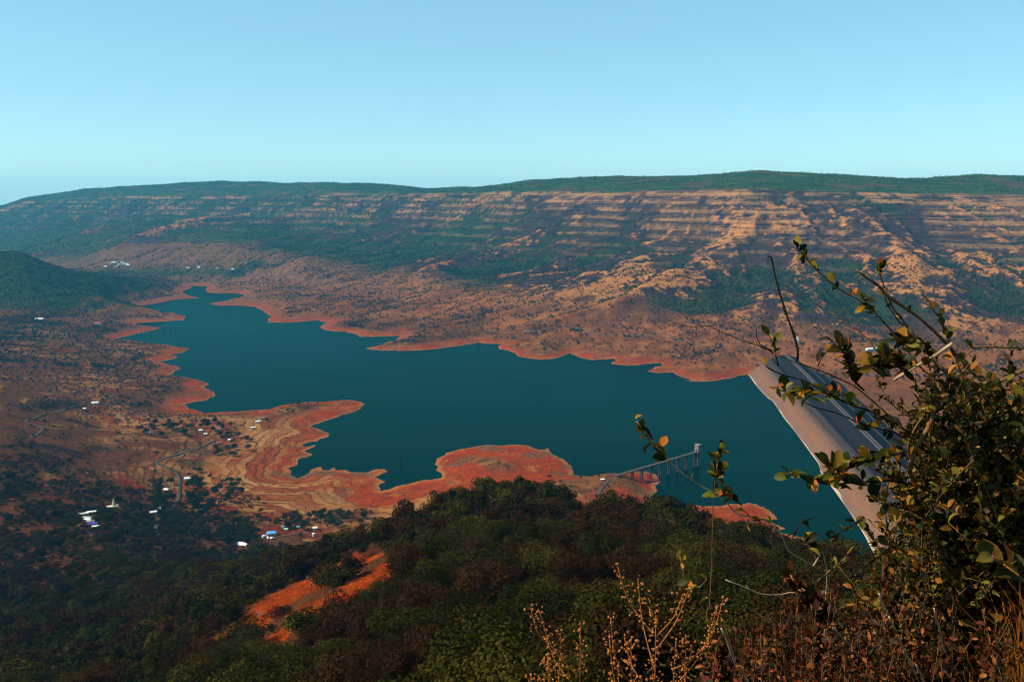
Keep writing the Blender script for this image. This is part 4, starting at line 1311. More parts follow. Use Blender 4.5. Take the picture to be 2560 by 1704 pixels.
house(399, 1277, 3.4, 3.4, 4.5, 'white', 'white', 0.2, "small upright white shrine beside a low white shed", ridge=0.6)
house(711, 1319, 8, 5, 3.0, 'mud', 'teal', 0.6, "teal roofed shed behind the blue roofed house")
house(716, 1325, 6, 4, 2.6, 'mud', 'green', -0.4, "pale green roofed shed under a tall dark tree")
house(745, 1320, 5, 4, 2.8, 'mud', 'teal', 0.3, "small teal roofed hut between two dark trees")
house(788, 1323, 6, 5, 3.2, 'white', 'white', 0.1, "small white hut at the right end of the tree row")
house(599, 1063, 10, 6, 3.0, 'mud', 'tile', 0.3, "brown tiled hut on the upper edge of the peninsula village")
house(644, 1056, 9, 6, 3.0, 'cream', 'white', 0.35, "white roofed hut near the lone tree on the red peninsula")
house(656, 1047, 11, 7, 3.2, 'cream', 'tile', 0.4, "sandy tiled hut farthest out on the red peninsula")
house(633, 1071, 9, 5, 2.8, 'mud', 'white', 0.3, "white roofed hut on the terraces below the lone tree")
house(544, 1076, 13, 8, 3.4, 'mud', 'tile', 0.4, "long tiled house in the middle of the dark grove")
house(576, 1102, 9, 6.5, 3.2, 'brick', 'white', 0.5, "brick walled house with a bright white roof in the peninsula village")
house(502, 1078, 7, 5, 3.0, 'white', 'white', 0.1, "little white house at the green field inside the grove")
house(547, 1110, 9, 6, 3.2, 'mud', 'tile', 0.7, "mud walled house at the lower end of the peninsula village")
house(371, 1083, 7, 5, 2.8, 'white', 'white', 0.2, "tiny white hut left of the dark grove on the hill")
house(514, 1087, 6, 5, 2.8, 'white', 'white', 0.3, "small white house just below the green field")
house(238, 1010, 14, 8, 3.8, 'white', 'white', 0.35, "white house alone beside the long straight road on the left bank")
house(212, 1024, 6, 5, 3.4, 'white', 'white', 0.1, "small white cube house left of the long straight road")
house(99, 801, 26, 12, 6, 'white', 'white', 0.2, "long white building beside the green fields at far left", name="farm_building", cat="building", openings=False)
house(245, 811, 22, 12, 6, 'white', 'red', 0.1, "white building with red roof on the far left bank", name="farm_building", cat="building", openings=False)
# market stalls beside the temple yard
ST = 'stalls in a row beside the temple yard'
for (px, row, w, d, roof, rz, lab) in [
    (205, 1288, 7, 4.5, 'grey', 0.25, "pale roofed stall at the left end of the upper stall row"),
    (215, 1286, 6, 4.0, 'white', 0.25, "white roofed stall second from the left in the upper stall row"),
    (225, 1283, 8, 4.5, 'white', 0.3, "white roofed stall third from the left in the upper stall row"),
    (233, 1282, 7, 4.5, 'white', 0.3, "white roofed stall at the temple end of the upper stall row"),
    (219, 1297, 10, 4.5, 'grey', -0.1, "grey roofed stall at the top of the lower stall row"),
    (222, 1302, 10, 4.5, 'white', -0.2, "white roofed stall second from the top of the lower stall row"),
    (228, 1306, 10, 4.5, 'grey', -0.2, "grey roofed stall just above the violet roofed one"),
    (232, 1312, 10, 5.0, 'violet', 0.2, "violet blue roofed stall near the bottom of the lower stall row"),
    (241, 1319, 9, 4.0, 'white', 0.25, "white roofed stall at the bottom end of the lower stall row")]:
    house(px, row, w, d, 2.7, 'white', roof, rz, lab, name="stall", cat="stall", group=ST, ridge=0.2, open_side=True)
# far hamlet at the head of the lake
for k, (a, b_) in enumerate([(690,700),(720,682),(738,672),(752,676),(775,688),(798,676),(806,684),(822,676),(832,686),(838,692),(762,698),(1230,710),(1298,704),(1420,711),(1520,719)]):
    house(a / KA, 400 + b_ / KA, 17, 10, 6, 'white', ['white', 'grey', 'white'][k % 3], 0.2 * (k % 4), "tiny white house of the far hamlet below the blue escarpment", group="houses of the far hamlet", openings=False, ymin=2500)
# village beyond the dam
for k, (a, b_, w, roof, lab) in enumerate([(1340,1243,20,'white',"long pale roofed building in the village beyond the dam"), (1372,1240,16,'green',"pale green roofed building in the village beyond the dam"),
    (1345,1285,18,'white',"white roofed building below the pale green roof beyond the dam"), (1420,1215,14,'white',"small white house highest in the village beyond the dam"),
    (1428,1262,9,'blue',"small blue roofed house in the village beyond the dam"), (1480,1318,14,'green',"pale roofed house lowest in the village beyond the dam"), (2420/1.0,1500,12,'white',"white roofed house on the flat below the dam")]):
    house(1660 + a / KA, 400 + b_ / KA, w, 9, 5, 'white', roof, 0.3, lab, openings=False, ymin=1500)
x, y, z = ground_point(1993, 853, 1500)
sh = empty("shrine", (x, y, z)); tag(sh, "small white stepped shrine above the far end of the dam", "shrine")
MB().box((0, 0, 3), (9, 9, 8)).build("wall", hmat("wall_white", WALLC['white']), sh)
MB().box((0, 0, 10.5), (6, 6, 7), 0, 0.5).build("spire", hmat("wall_white", WALLC['white']), sh)
# temple: long hall, stepped tower
x, y, z = ground_point(280, 1272, 600)
tp = empty("temple", (x, y, z), 0.42); tag(tp, "cream temple with a long pillared hall and a tapering tower on the red yard", "temple")
cm = hmat("temple_plaster", (0.66, 0.52, 0.27))
MB().box((0, 0, -0.4), (18, 9, 1.6)).build("plinth", M['concrete'], tp)
hall = MB().box((0, 0, 2.2), (15.5, 6.4, 3.6)).build("hall", cm, tp)
mb = MB(); mb.box((0, 0, 4.2), (16.6, 7.4, 0.4)); mb.box((0, 0, 4.55), (15.6, 6.4, 0.3)); mb.build("roof", hmat("roof_cream", (0.72, 0.66, 0.50)), tp)
for k in range(5):
    MB().box((-5.4 + 2.7 * k, -3.23, 2.2), (1.7, 0.1, 1.9)).build("window", M['dark_opening'], hall)
MB().box((-7.78, 0, 1.7), (0.1, 2.6, 2.5)).build("door", M['dark_opening'], hall)
mb = MB(); zz0 = 4.7
for k, (r_, hh) in enumerate([(2.4, 2.4), (2.15, 1.6), (1.9, 1.5), (1.6, 1.4), (1.25, 1.2), (0.85, 1.0)]):
    mb.tube([(3.0, 0, zz0), (3.0, 0, zz0 + hh)], [r_ * 1.08, r_ * 0.94], 8); zz0 += hh
mb.tube([(3, 0, zz0), (3, 0, zz0 + 0.5), (3, 0, zz0 + 1.0), (3, 0, zz0 + 1.9)], [0.3, 0.6, 0.4, 0.06], 8)
mb.build("tower", cm, tp)
KEEP_OUT += [(x, y, 15), (x - 14, y - 12, 12), (x + 2, y - 16, 12)]
# white tarpaulins and tank near the blue roofed house
M['tarp'] = simple_mat("white_tarpaulin", (0.80, 0.80, 0.79), 0.04, 0.5)
def tarp(px, row, w, d, rz, lab, seed):
    x, y, z = ground_point(px, row, 500)
    g = np.random.default_rng(seed)
    n = 9
    Vv, Ff = [], []
    for i in range(n):
        for j in range(n):
            a, b_ = i / (n - 1) - 0.5, j / (n - 1) - 0.5
            edge = 1 + 0.18 * math.sin(7 * a + seed) * abs(b_)
            Vv.append((a * w * edge, b_ * d * (1 - 0.5 * (a + 0.5)), 2.4 + 1.2 * math.cos(3 * a) - 2.6 * b_ * b_ * 2 + 0.25 * g.normal()))
    for i in range(n - 1):
        for j in range(n - 1):
            Ff.append((i * n + j, (i + 1) * n + j, (i + 1) * n + j + 1, i * n + j + 1))
    o = link_mesh("tarpaulin", np_mesh("tarpaulin", Vv, Ff), M['tarp'])
    o.location = (x, y, z); o.rotation_euler = (0.25, 0, rz)
    tag(o, lab, "tarpaulin")
    KEEP_OUT.append((x, y, w * 0.6)); L = math.hypot(x, y)
    for q_ in (6, 12, 18):
        KEEP_OUT.append((x - x / L * q_, y - y / L * q_, w * 0.5))
tarp(606, 1362, 15, 9, -0.3, "large torn white tarpaulin lying among the dark trees", 1)
tarp(660, 1342, 8, 5, 0.7, "small white tarpaulin at the left corner of the blue roofed house", 2)
tarp(671, 1346, 5, 4, -0.9, "narrow white tarpaulin in front of the blue roofed house", 3)
tarp(680, 1347, 6, 4, 0.5, "white tarpaulin at the pale track in front of the blue roofed house", 4)
x, y, z = ground_point(784, 1340, 500)
tk = empty("water_tank", (x, y, z)); tag(tk, "round white water tank on the red field edge", "tank")
MB().tube([(0, 0, -0.5), (0, 0, 4.2)], 2.1, 14).build("body", hmat("wall_white", WALLC['white']), tk)
MB().tube([(0, 0, 4.2), (0, 0, 4.5), (0, 0, 4.9)], [2.4, 2.3, 0.6], 14).build("lid", hmat("roof_white", ROOFC['white']), tk)
KEEP_OUT.append((x, y, 8)); KEEP_OUT.append((x - 2, y - 9, 8))
house(1506, 1201, 6, 4, 2.6, 'cream', 'white', 0.05, "tiny cream hut on the red bank left of the footbridge")
house(1704, 1276, 11, 5, 2.4, 'white', 'white', -0.15, "low white shed on the red bank above the near wood")
# concrete landing on the far shore
x, y, z = ground_point(1321, 829, 1500)
lp = MB().box((0, 0, 0.6), (34, 16, 3.0)).build("landing", M['concrete_pale']); lp.location = (x, y, z); lp.rotation_euler = (0, 0, 0.1)
tag(lp, "pale concrete landing slab on the far shore below dark trees", "slab")
# drowned trees standing in the lake and on the mud
def snag(px, row, h, lab, group=None, seed=0):
    g = random.Random(seed)
    x, y, z = ground_point(px, row, 700)
    mb = MB()
    mb.tube([(0, 0, -2), (0.2, 0.1, h * 0.5), (0.1 + g.uniform(-.5, .5), 0, h)], [h * 0.10, h * 0.07, h * 0.03], 5)
    o = empty("dead_tree", (x, y, z)); tag(o, lab, "dead tree", group)
    mb.build("trunk", M['bark_dead'], o)
    for k in range(4):
        a = g.uniform(0, 6.28); s0 = h * g.uniform(0.4, 0.8)
        MB().tube([(0.15, 0.05, s0), (math.cos(a) * h * 0.14, math.sin(a) * h * 0.14, s0 + h * 0.1), (math.cos(a) * h * 0.24, math.sin(a) * h * 0.24, s0 + h * 0.26)], [h * 0.025, h * 0.018, h * 0.006], 4).build("limb", M['bark_dead'], o)
M['bark_dead'] = simple_mat("dead_wood", (0.035, 0.024, 0.02), 0.3, 2.0)
snag(1001, 1158, 13, "dark drowned tree alone in the water right of the ragged red spit", seed=1)
snag(1482, 1143, 9, "short dark drowned trunk in open water left of the footbridge", seed=2)
for k, (a, b_) in enumerate([(1060,1110),(1080,1106),(1115,1112),(1145,1104),(925,1145),(990,1148)]):
    snag(a / KA, 400 + b_ / KA, 13, "drowned tree in the shallow bay on the far left shore", "drowned trees of the far left bay", 10 + k)
for k, (a, b_) in enumerate([(285,500),(355,890),(360,1020),(515,1020),(690,1030),(890,965),(1135,920),(325,545),(80,1120)]):
    snag(650 + a / KD, 950 + b_ / KD, 7 if k < 8 else 11, "dead bare tree stump on the red mud flats", "dead trees on the mud flats", 30 + k)

# ------------------------------------------------------------------ groves of the villages
GROVE_ITEMS = [(k, 'leaf_grove') for k in range(5)]
def grove(x0, y0, k_, pts, n, lab, group, seed, smin=1.2, smax=2.0, coarse=True, mats=('leaf_grove', 'leaf_grove', 'leaf_dark')):
    g = np.random.default_rng(seed)
    P = np.array([(x0 + a / k_, y0 + b_ / k_) for a, b_ in pts])
    lo, hi = P.min(0), P.max(0)
    got, tries, placed = 0, 0, []
    while got < n and tries < n * 40:
        tries += 1
        q = lo + (hi - lo) * g.uniform(size=2)
        if not inside(np.array([q[0]]), np.array([q[1]]), P)[0]:
            continue
        x, y, z = ground_point(q[0], q[1], 560)
        if any((x - a) ** 2 + (y - b_) ** 2 < 22 for a, b_ in placed) or any((x - a) ** 2 + (y - b_) ** 2 < r * r * 0.6 for a, b_, r in KEEP_OUT):
            continue
        placed.append((x, y))
        add_tree("tree", x, y, int(g.integers(5)), mats[int(g.integers(len(mats)))], g.uniform(smin, smax), lab, group, coarse=coarse)
        got += 1
grove(0, 900, KD, [(1040,560),(1200,510),(1300,490),(1550,495),(1700,480),(1760,520),(1640,600),(1420,620),(1250,625),(1130,600)], 26, "dark round tree in the long grove above the bare brown hill", "trees of the long grove", 51, 1.4, 2.2)
grove(0, 900, KD, [(1690,470),(1850,465),(1800,540),(1900,590),(1950,640),(1960,760),(1780,760),(1640,750),(1620,700),(1700,620)], 20, "dark tree among the houses of the peninsula village", "trees of the peninsula village", 52, 1.2, 2.0)
grove(0, 900, KD, [(1160,1000),(1300,970),(1390,980),(1400,1100),(1300,1170),(1200,1150)], 14, "dark tree of the grove left of the grey road", "trees left of the grey road", 53, 1.3, 2.1)
grove(0, 900, KD, [(1440,960),(1520,900),(1700,960),(1900,940),(1930,1010),(1860,1110),(1700,1230),(1560,1280),(1480,1180)], 44, "dark tree of the big grove beside the pale terraces", "trees of the big grove", 54, 1.3, 2.2)
grove(0, 900, KD, [(1260,1230),(1380,1180),(1500,1250),(1480,1350),(1300,1380)], 14, "dark tree below the big grove by the road curve", "trees by the road curve", 55, 1.3, 2.0)
grove(0, 900, KD, [(1480,1380),(1740,1330),(1860,1290),(2000,1360),(1960,1440),(1600,1440)], 16, "dark tree of the belt left of the blue roofed house", "trees left of the blue roof", 56, 1.2, 2.0)
grove(650, 950, KD, [(180,1090),(300,1080),(520,1040),(660,1070),(760,1080),(830,1050),(880,1080),(780,1150),(600,1160),(440,1150),(340,1190),(220,1160)], 24, "dark tree of the row right of the blue roofed house", "trees right of the blue roof", 57, 1.1, 1.9)
for (px, row, k, sc, lab) in [(668, 1055, 0, 1.2, "lone dark tree above the terraces of the red peninsula"), (628, 1104, 2, 1.3, "round dark tree at the right end of the peninsula village"),
    (341, 1106, 3, 0.9, "lone small tree on the bare brown hill"), (495, 1180, 2, 1.9, "large dark tree behind the white house by the road"), (265, 1310, 0, 1.9, "large dark tree between the stalls and the temple yard"),
    (296, 1252, 1, 0.8, "small dark tree just right of the temple tower"), (719, 1321, 3, 1.7, "tall dark tree right of the teal shed"), (525, 1195, 3, 1.2, "round tree at the corner of the red ploughed field"), (1374, 1196, 0, 1.0, "dark shrubby tree on the red ground above the wood"),
    (570, 1222, 2, 1.0, "bright green tree on top of the big grove")]:
    gx_, gy_, _ = ground_point(px, row, 560)
    add_tree("tree", gx_, gy_, k, 'leaf_olive' if 'bright' in lab else 'leaf_grove', sc, lab, coarse=True)
x, y = pick(dens_w, 26000, 21, 4.6)
ok = np.ones(len(x), bool)
for kx, ky, kr in KEEP_OUT:
    ok &= (x - kx) ** 2 + (y - ky) ** 2 > kr * kr
L_ = np.hypot(x, y)
for q_ in range(0, 27, 4):
    ok &= sample(BARE, x * (1 + q_ / L_), y * (1 + q_ / L_)) < 0.25
x, y = x[ok], y[ok]
zz = height(x, y)
tone = 1.2 * fbm(x / 30, y / 30, 2, 301) + 0.30 * g_.normal(size=len(x))
mat_i = np.where(tone > 0.20, 2, np.where(tone < -0.20, 1, 0))
shape = g_.integers(0, 5, len(x))
size = 0.55 + 1.25 * g_.uniform(size=len(x)) ** 2.2
size *= np.where(y > 600, 0.85, 1.0)
px_, row_ = to_view(x, y, zz + 4)
dist = np.sqrt(x ** 2 + y ** 2 + (zz - EYE) ** 2)
vis = (px_ > -20) & (px_ < 2050) & (row_ < 1760) & (row_ > 1150) & (y < 460)
score = np.where(vis, size / dist, 0)
order = np.argsort(-score)[:92]
NAMES3 = ['leaf_dark', 'leaf_olive', 'leaf_brown']
LAB3 = ['dark green leafy tree in the dense wood below the lookout',
        'olive green leafy tree in the dense wood below the lookout',
        'rusty brown half bare tree in the dense wood below the lookout']
GRP3 = ['dark green trees of the near wood', 'olive green trees of the near wood', 'rusty brown trees of the near wood']
for i in order:
    where, gname = (("on the wooded crest in front of the red island", "crest") if row_[i] < 1330 and px_[i] < 1650 else
                    ("in the wood left of the bare red slope", "left wood") if px_[i] < 620 else
                    ("in the wood directly below the bare red slope", "wood below the red slope") if px_[i] < 1050 and row_[i] > 1500 else
                    ("beside the bare red slope", "wood beside the red slope") if px_[i] < 1050 else
                    ("in the wood behind the dry weeds", "wood behind the weeds") if px_[i] < 1760 and row_[i] > 1520 else
                    ("in the wood behind the thin upright twig", "wood behind the twig") if px_[i] > 1600 else
                    ("in the middle of the near wood", "middle of the wood"))
    tone_n = ("dark green leafy tree ", "olive green leafy tree ", "rusty brown half bare tree ")[mat_i[i]]
    add_tree("tree", float(x[i]), float(y[i]), int(shape[i]), NAMES3[mat_i[i]], float(size[i]), tone_n + where, tone_n.split(" tree")[0] + " trees of the " + gname)
rest = np.ones(len(x), bool); rest[order] = False
scatter("woodland", np.stack([x, y, zz - 0.3], 1)[rest], (mat_i * 5 + shape + 15 * (y < 300))[rest], size[rest], near_c)
# trees that stand out of the wood
for (px, row, mt, k, sc, lab) in [
    (748, 1592, 'leaf_lime', 2, 1.0, 'bright yellow green round tree at the foot of the bare red slope'),
    (1537, 1400, 'leaf_lime', 0, 0.75, 'light green round tree standing out in the middle of the near wood'),
    (1135, 1600, 'leaf_amber', 4, 0.95, 'amber leaved tree in the near wood right of the bare red slope'),
    (1265, 1505, 'leaf_lime', 3, 0.55, 'small yellow green tree in the near wood beside an amber tree'),
    (1300, 1500, 'leaf_amber', 0, 0.6, 'small amber tree in the near wood beside a yellow green tree'),
    (1425, 1402, 'leaf_amber', 3, 0.55, 'thin orange flecked tree left of the light green round tree'),
    (1400, 1455, 'leaf_lime', 1, 0.55, 'pale green tree below the thin orange flecked tree'),
    (560, 1690, 'leaf_lime', 2, 0.8, 'yellow green spreading tree at the bottom edge left of centre'),
    (640, 1665, 'leaf_olive', 0, 1.2, 'broad olive tree at the bottom edge below the bare red slope'),
    (150, 1615, 'leaf_lime', 3, 0.7, 'yellow green tree near the lower left corner'),
    (1085, 1440, 'leaf_brown', 4, 0.8, 'bare brown tree above the bare red slope'),
    (905, 1395, 'leaf_dark', 0, 1.0, 'dark round tree at the top of the bare red slope'),
    (985, 1350, 'leaf_olive', 2, 1.0, 'green tree at the left end of the wooded crest'),
    (1228, 1240, 'leaf_dark', 1, 1.05, 'dark tree standing highest on the wooded crest'),
]:
    gx_, gy_, _ = ground_point(px, row, 60)
    add_tree("tree", gx_, gy_, k, mt, sc, lab)

# leafless pale trees among the others
def bare_tree_mesh(seed, h):
    g = random.Random(seed)
    mb = MB()
    def grow(p, d, L, r, depth):
        q = p + d * L
        mid = p + d * L * 0.5 + Vector((g.uniform(-1, 1), g.uniform(-1, 1), 0)) * L * 0.06
        mb.tube([p, mid, q], [r, r * 0.85, r * 0.65], 5, False)
        if depth == 0:
            return
        for _ in range(3):
            nd = (d + Vector((g.uniform(-1, 1), g.uniform(-1, 1), g.uniform(-0.2, 0.6))) * 0.75).normalized()
            grow(q, nd, L * g.uniform(0.6, 0.85), r * 0.6, depth - 1)
    grow(Vector((0, 0, -0.4)), Vector((0.05, 0, 1)).normalized(), h * 0.28, h * 0.026, 4)
    return mb.mesh("limbs")
BARE_MESH = [bare_tree_mesh(400 + k, 7.0) for k in range(3)]
for me_ in BARE_MESH:
    me_.materials.append(M['bark_pale'])
for k, (px, row, lab) in enumerate([(640, 1560, "leafless pale tree at the lower end of the bare red slope"), (775, 1470, "leafless pale tree in the middle of the bare red slope"), (870, 1440, "leafless pale tree between the two red strips"),
        (965, 1385, "leafless pale tree standing above the upper red strip"), (1000, 1378, "second leafless pale tree above the upper red strip, further right"), (935, 1335, "leafless tree at the upper left end of the near wood"),
        (700, 1385, "leafless tree among dark trees left of the bare red slope"), (820, 1560, "leafless tree right of the bright yellow green tree"), (1180, 1480, "leafless pale tree in the middle of the near wood"), (1420, 1550, "leafless pale tree above the dry weeds")]):
    gx_, gy_, gz_ = ground_point(px, row, 60)
    o = bpy.data.objects.new("bare_tree", BARE_MESH[k % 3]); COL.objects.link(o)
    o.location = (gx_, gy_, gz_); o.rotation_euler = (0, 0, k * 1.3); o.scale = (1, 1, 1.0 + 0.1 * (k % 3))
    tag(o, lab, "tree")
# ------------------------------------------------------------------ the shrubs on the lookout's edge
def leaf_arrays(seed, length=1.0, width=0.30, fold=0.35, curl=0.35):
    """A small rounded leaf, folded along its midrib and curling at the tip; base at the origin, along +X."""
    g = np.random.default_rng(seed)
    ts = np.array([0.0, 0.12, 0.35, 0.62, 0.85, 1.0])
    ws = np.array([0.03, 0.42, 0.86, 1.0, 0.62, 0.05]) * width
    Vv, Ff = [], []
    tw = g.uniform(-0.25, 0.25)
    for t, w_ in zip(ts, ws):
        zc = -curl * t * t * 0.6 + 0.12 * t
        for sgn in (-1, 0, 1):
            y = sgn * w_
            z = zc + abs(sgn) * w_ * fold + tw * y * t
            Vv.append((t * length, y * length, z * length))
    for i in range(len(ts) - 1):
        for j in range(2):
            a = i * 3 + j
            Ff.append((a, a + 1, a + 4, a + 3))
    return np.array(Vv), np.array(Ff)
LEAVES = [leaf_arrays(1), leaf_arrays(2, width=0.26, fold=0.6, curl=0.6), leaf_arrays(3, width=0.34, fold=0.2, curl=0.1), leaf_arrays(4, width=0.30, fold=0.5, curl=-0.2), leaf_arrays(5, width=0.22, fold=0.8, curl=0.8)]

def shrub_leaf_mat(name, cols, single, transl=0.42):
    m, nt, b = new_mat(name)
    if single:
        src = nt.nodes.new("ShaderNodeObjectInfo").outputs['Random']
    else:
        src = nt.nodes.new("ShaderNodeNewGeometry").outputs['Random Per Island']
    r = ramp(nt, src, [((i + 0.02) / len(cols), c) for i, c in enumerate(cols)])
    r.color_ramp.interpolation = 'LINEAR'
    n = noise_node(nt, 60.0, 3.0)
    r2_ = ramp(nt, n.outputs['Fac'], [(0.35, (0.75, 0.65, 0.6)), (0.65, (1.2, 1.15, 1.0))])
    mx = nt.nodes.new("ShaderNodeMix"); mx.data_type = 'RGBA'; mx.blend_type = 'MULTIPLY'; mx.inputs['Factor'].default_value = 1
    nt.links.new(r.outputs[0], mx.inputs['A']); nt.links.new(r2_.outputs[0], mx.inputs['B'])
    nt.links.new(mx.outputs['Result'], b.inputs['Base Color'])
    b.inputs['Roughness'].default_value = 0.5
    b.inputs['Specular IOR Level'].default_value = 0.10
    tr = nt.nodes.new("ShaderNodeBsdfTranslucent")
    nt.links.new(mx.outputs['Result'], tr.inputs['Color'])
    ms = nt.nodes.new("ShaderNodeMixShader"); ms.inputs[0].default_value = transl
    nt.links.new(b.outputs[0], ms.inputs[1]); nt.links.new(tr.outputs[0], ms.inputs[2])
    nt.links.new(ms.outputs[0], nt.nodes["Material Output"].inputs['Surface'])
    return m
GREENS = [(0.008, 0.010, 0.002), (0.016, 0.020, 0.004), (0.045, 0.052, 0.007), (0.10, 0.10, 0.011), (0.21, 0.15, 0.016), (0.36, 0.17, 0.016), (0.40, 0.10, 0.012), (0.010, 0.013, 0.003)]
DARKS = [(0.007, 0.008, 0.002), (0.012, 0.015, 0.003), (0.026, 0.028, 0.005), (0.035, 0.022, 0.005), (0.15, 0.12, 0.013), (0.014, 0.018, 0.004), (0.28, 0.11, 0.013), (0.025, 0.012, 0.004)]  # bright entries put sunlit flecks into the dark leaf mass
RUSTS = [(0.018, 0.007, 0.003), (0.05, 0.011, 0.004), (0.12, 0.016, 0.008), (0.012, 0.018, 0.003), (0.06, 0.020, 0.005), (0.008, 0.011, 0.002), (0.02, 0.006, 0.003), (0.22, 0.07, 0.015)]
M['sl_green'] = shrub_leaf_mat("shrub_leaf", GREENS, True)
M['sl_mass'] = shrub_leaf_mat("shrub_leaf_mass", DARKS, False, 0.3)
M['sl_green_mass'] = shrub_leaf_mat("shrub_leaf_green_mass", GREENS, False, 0.4)
M['sl_rust'] = shrub_leaf_mat("rusty_leaf", RUSTS, True)
M['sl_rust_mass'] = shrub_leaf_mat("rusty_leaf_mass", RUSTS, False, 0.3)
M['twig'] = simple_mat("twig_bark", (0.17, 0.085, 0.035), 0.5, 40.0, 0.75)
M['twig_pale'] = simple_mat("twig_pale_bark", (0.42, 0.27, 0.15), 0.4, 40.0, 0.75)
M['twig_dark'] = simple_mat("twig_dark_bark", (0.028, 0.018, 0.010), 0.4, 40.0, 0.8)
M['seed'] = simple_mat("dry_seed", (0.42, 0.135, 0.034), 0.4, 60.0)
M['straw'] = leaf_mat("dry_straw", [(0.18, 0.055, 0.010), (0.34, 0.115, 0.02), (0.42, 0.17, 0.04)], 0.3)
LEAF_MESH = {}
def leaf_mesh(k, mat):
    if (k, mat) not in LEAF_MESH:
        me_ = np_mesh("leaf", LEAVES[k][0], LEAVES[k][1], True)
        me_.materials.append(M[mat])
        LEAF_MESH[(k, mat)] = me_
    return LEAF_MESH[(k, mat)]

def frame_along(d, roll):
    """Matrix columns: leaf axis, side, normal."""
    d = d / (np.linalg.norm(d) + 1e-9)
    up = np.array([0, 0, 1.0]) if abs(d[2]) < 0.95 else np.array([1.0, 0, 0])
    side = np.cross(up, d); side /= np.linalg.norm(side)
    nrm = np.cross(d, side)
    c, s_ = math.cos(roll), math.sin(roll)
    return np.stack([d, side * c + nrm * s_, nrm * c - side * s_], 1)

class Shrub:
    def __init__(self, name, base, label, cat, single_mat, mass_mat, limit):
        self.root = empty(name, base)
        tag(self.root, label, cat)
        self.base = np.array(base, float)
        self.sm, self.limit, self.count = single_mat, limit, 0
        self.mass = {}
        self.g = np.random.default_rng(len(name) + int(base[0] * 100))
        self.mm = mass_mat
        self.twigs = MB()
    def branch(self, P, r0, r1, mat, thorns=True, own=True, name="branch"):
        """P: world points from tip to base."""
        Q = resample(np.asarray(P, float), 0.02) - self.base
        n = len(Q)
        g = self.g
        wob = np.cumsum(g.normal(0, 0.0006, (n, 3)), 0); wob -= np.linspace(0, 1, n)[:, None] * wob[-1]
        Q = Q + wob
        rad = np.linspace(r0, r1, n) * (1 + 0.12 * g.normal(size=n))
        mb = MB() if own else self.twigs
        mb.tube(Q, np.abs(rad), 6 if own else 4, own)
        if thorns and own:
            for k in range(4, n - 2, 4):
                d = g.normal(size=3); d /= np.linalg.norm(d)
                L = 0.012 + 0.016 * g.uniform()
                mb.tube([Q[k], Q[k] + d * L], [rad[k] * 0.5, 0.0003], 4, False)
        if own:
            mb.build(name, M[mat], self.root, True)
        return Q + self.base
    def leaf(self, p, d, size, roll=None, single=True, mat=None):
        g = self.g
        roll = g.uniform(-1.2, 1.2) if roll is None else roll
        R = frame_along(np.asarray(d, float), roll)
        k = int(g.integers(5))
        p = np.asarray(p, float) - self.base
        if single and self.count < self.limit:
            o = bpy.data.objects.new("leaf", leaf_mesh(k, mat or self.sm))
            from mathutils import Matrix
            Mx = Matrix.Identity(4)
            for a in range(3):
                for b_ in range(3):
                    Mx[a][b_] = R[a, b_] * size
                Mx[a][3] = p[a]
            o.matrix_local = Mx
            COL.objects.link(o); o.parent = self.root
            self.count += 1
        else:
            self.mass.setdefault(self.mm if mat is None or single is False else mat, []).append((k, R * size, p))
    def leafy(self, Q, t0, t1, step, size, per=2, spread=0.9, single=True, jitter=0.012):
        """Leaves along Q (tip first) between the fractions t0..t1."""
        g = self.g
        L = np.concatenate([[0], np.cumsum(np.linalg.norm(np.diff(Q, axis=0), axis=1))])
        s_ = t0 * L[-1]
        while s_ < t1 * L[-1]:
            k = min(np.searchsorted(L, s_), len(Q) - 2)
            ax = Q[max(k - 1, 0)] - Q[k + 1]
            ax /= np.linalg.norm(ax) + 1e-9
            for q in range(per if g.uniform() < 0.75 else 1):
                d = ax * g.uniform(0.2, 1.0) + g.normal(0, spread, 3) * 0.7 + np.array([0, 0, 0.35])
                self.leaf(Q[k] + g.normal(0, jitter * 0.3, 3), d, size * g.uniform(0.65, 1.25), single=single)
            s_ += step * g.uniform(0.6, 1.4)
    def finish(self):
        if self.twigs.v:
            o = self.twigs.build("twig", M['twig'], self.root, True)
            o['kind'] = 'stuff'
        for mat, items in self.mass.items():
            Vs, Fs, n = [], [], 0
            for k, R, p in items:
                Vv, Ff = LEAVES[k]
                Vs.append(Vv @ R.T + p); Fs.append(Ff + n); n += len(Vv)
            o = link_mesh("foliage", np_mesh("foliage", np.concatenate(Vs), np.concatenate(Fs), True), M[mat], self.root)
            o['kind'] = 'stuff'

def trace(pix, y0, y1):
    """Sight-line points at forward distances running from y0 (tip) to y1 (base)."""
    n = len(pix)
    return np.array([at_depth(px, row, y0 + (y1 - y0) * i / max(1, n - 1)) for i, (px, row) in enumerate(pix)])

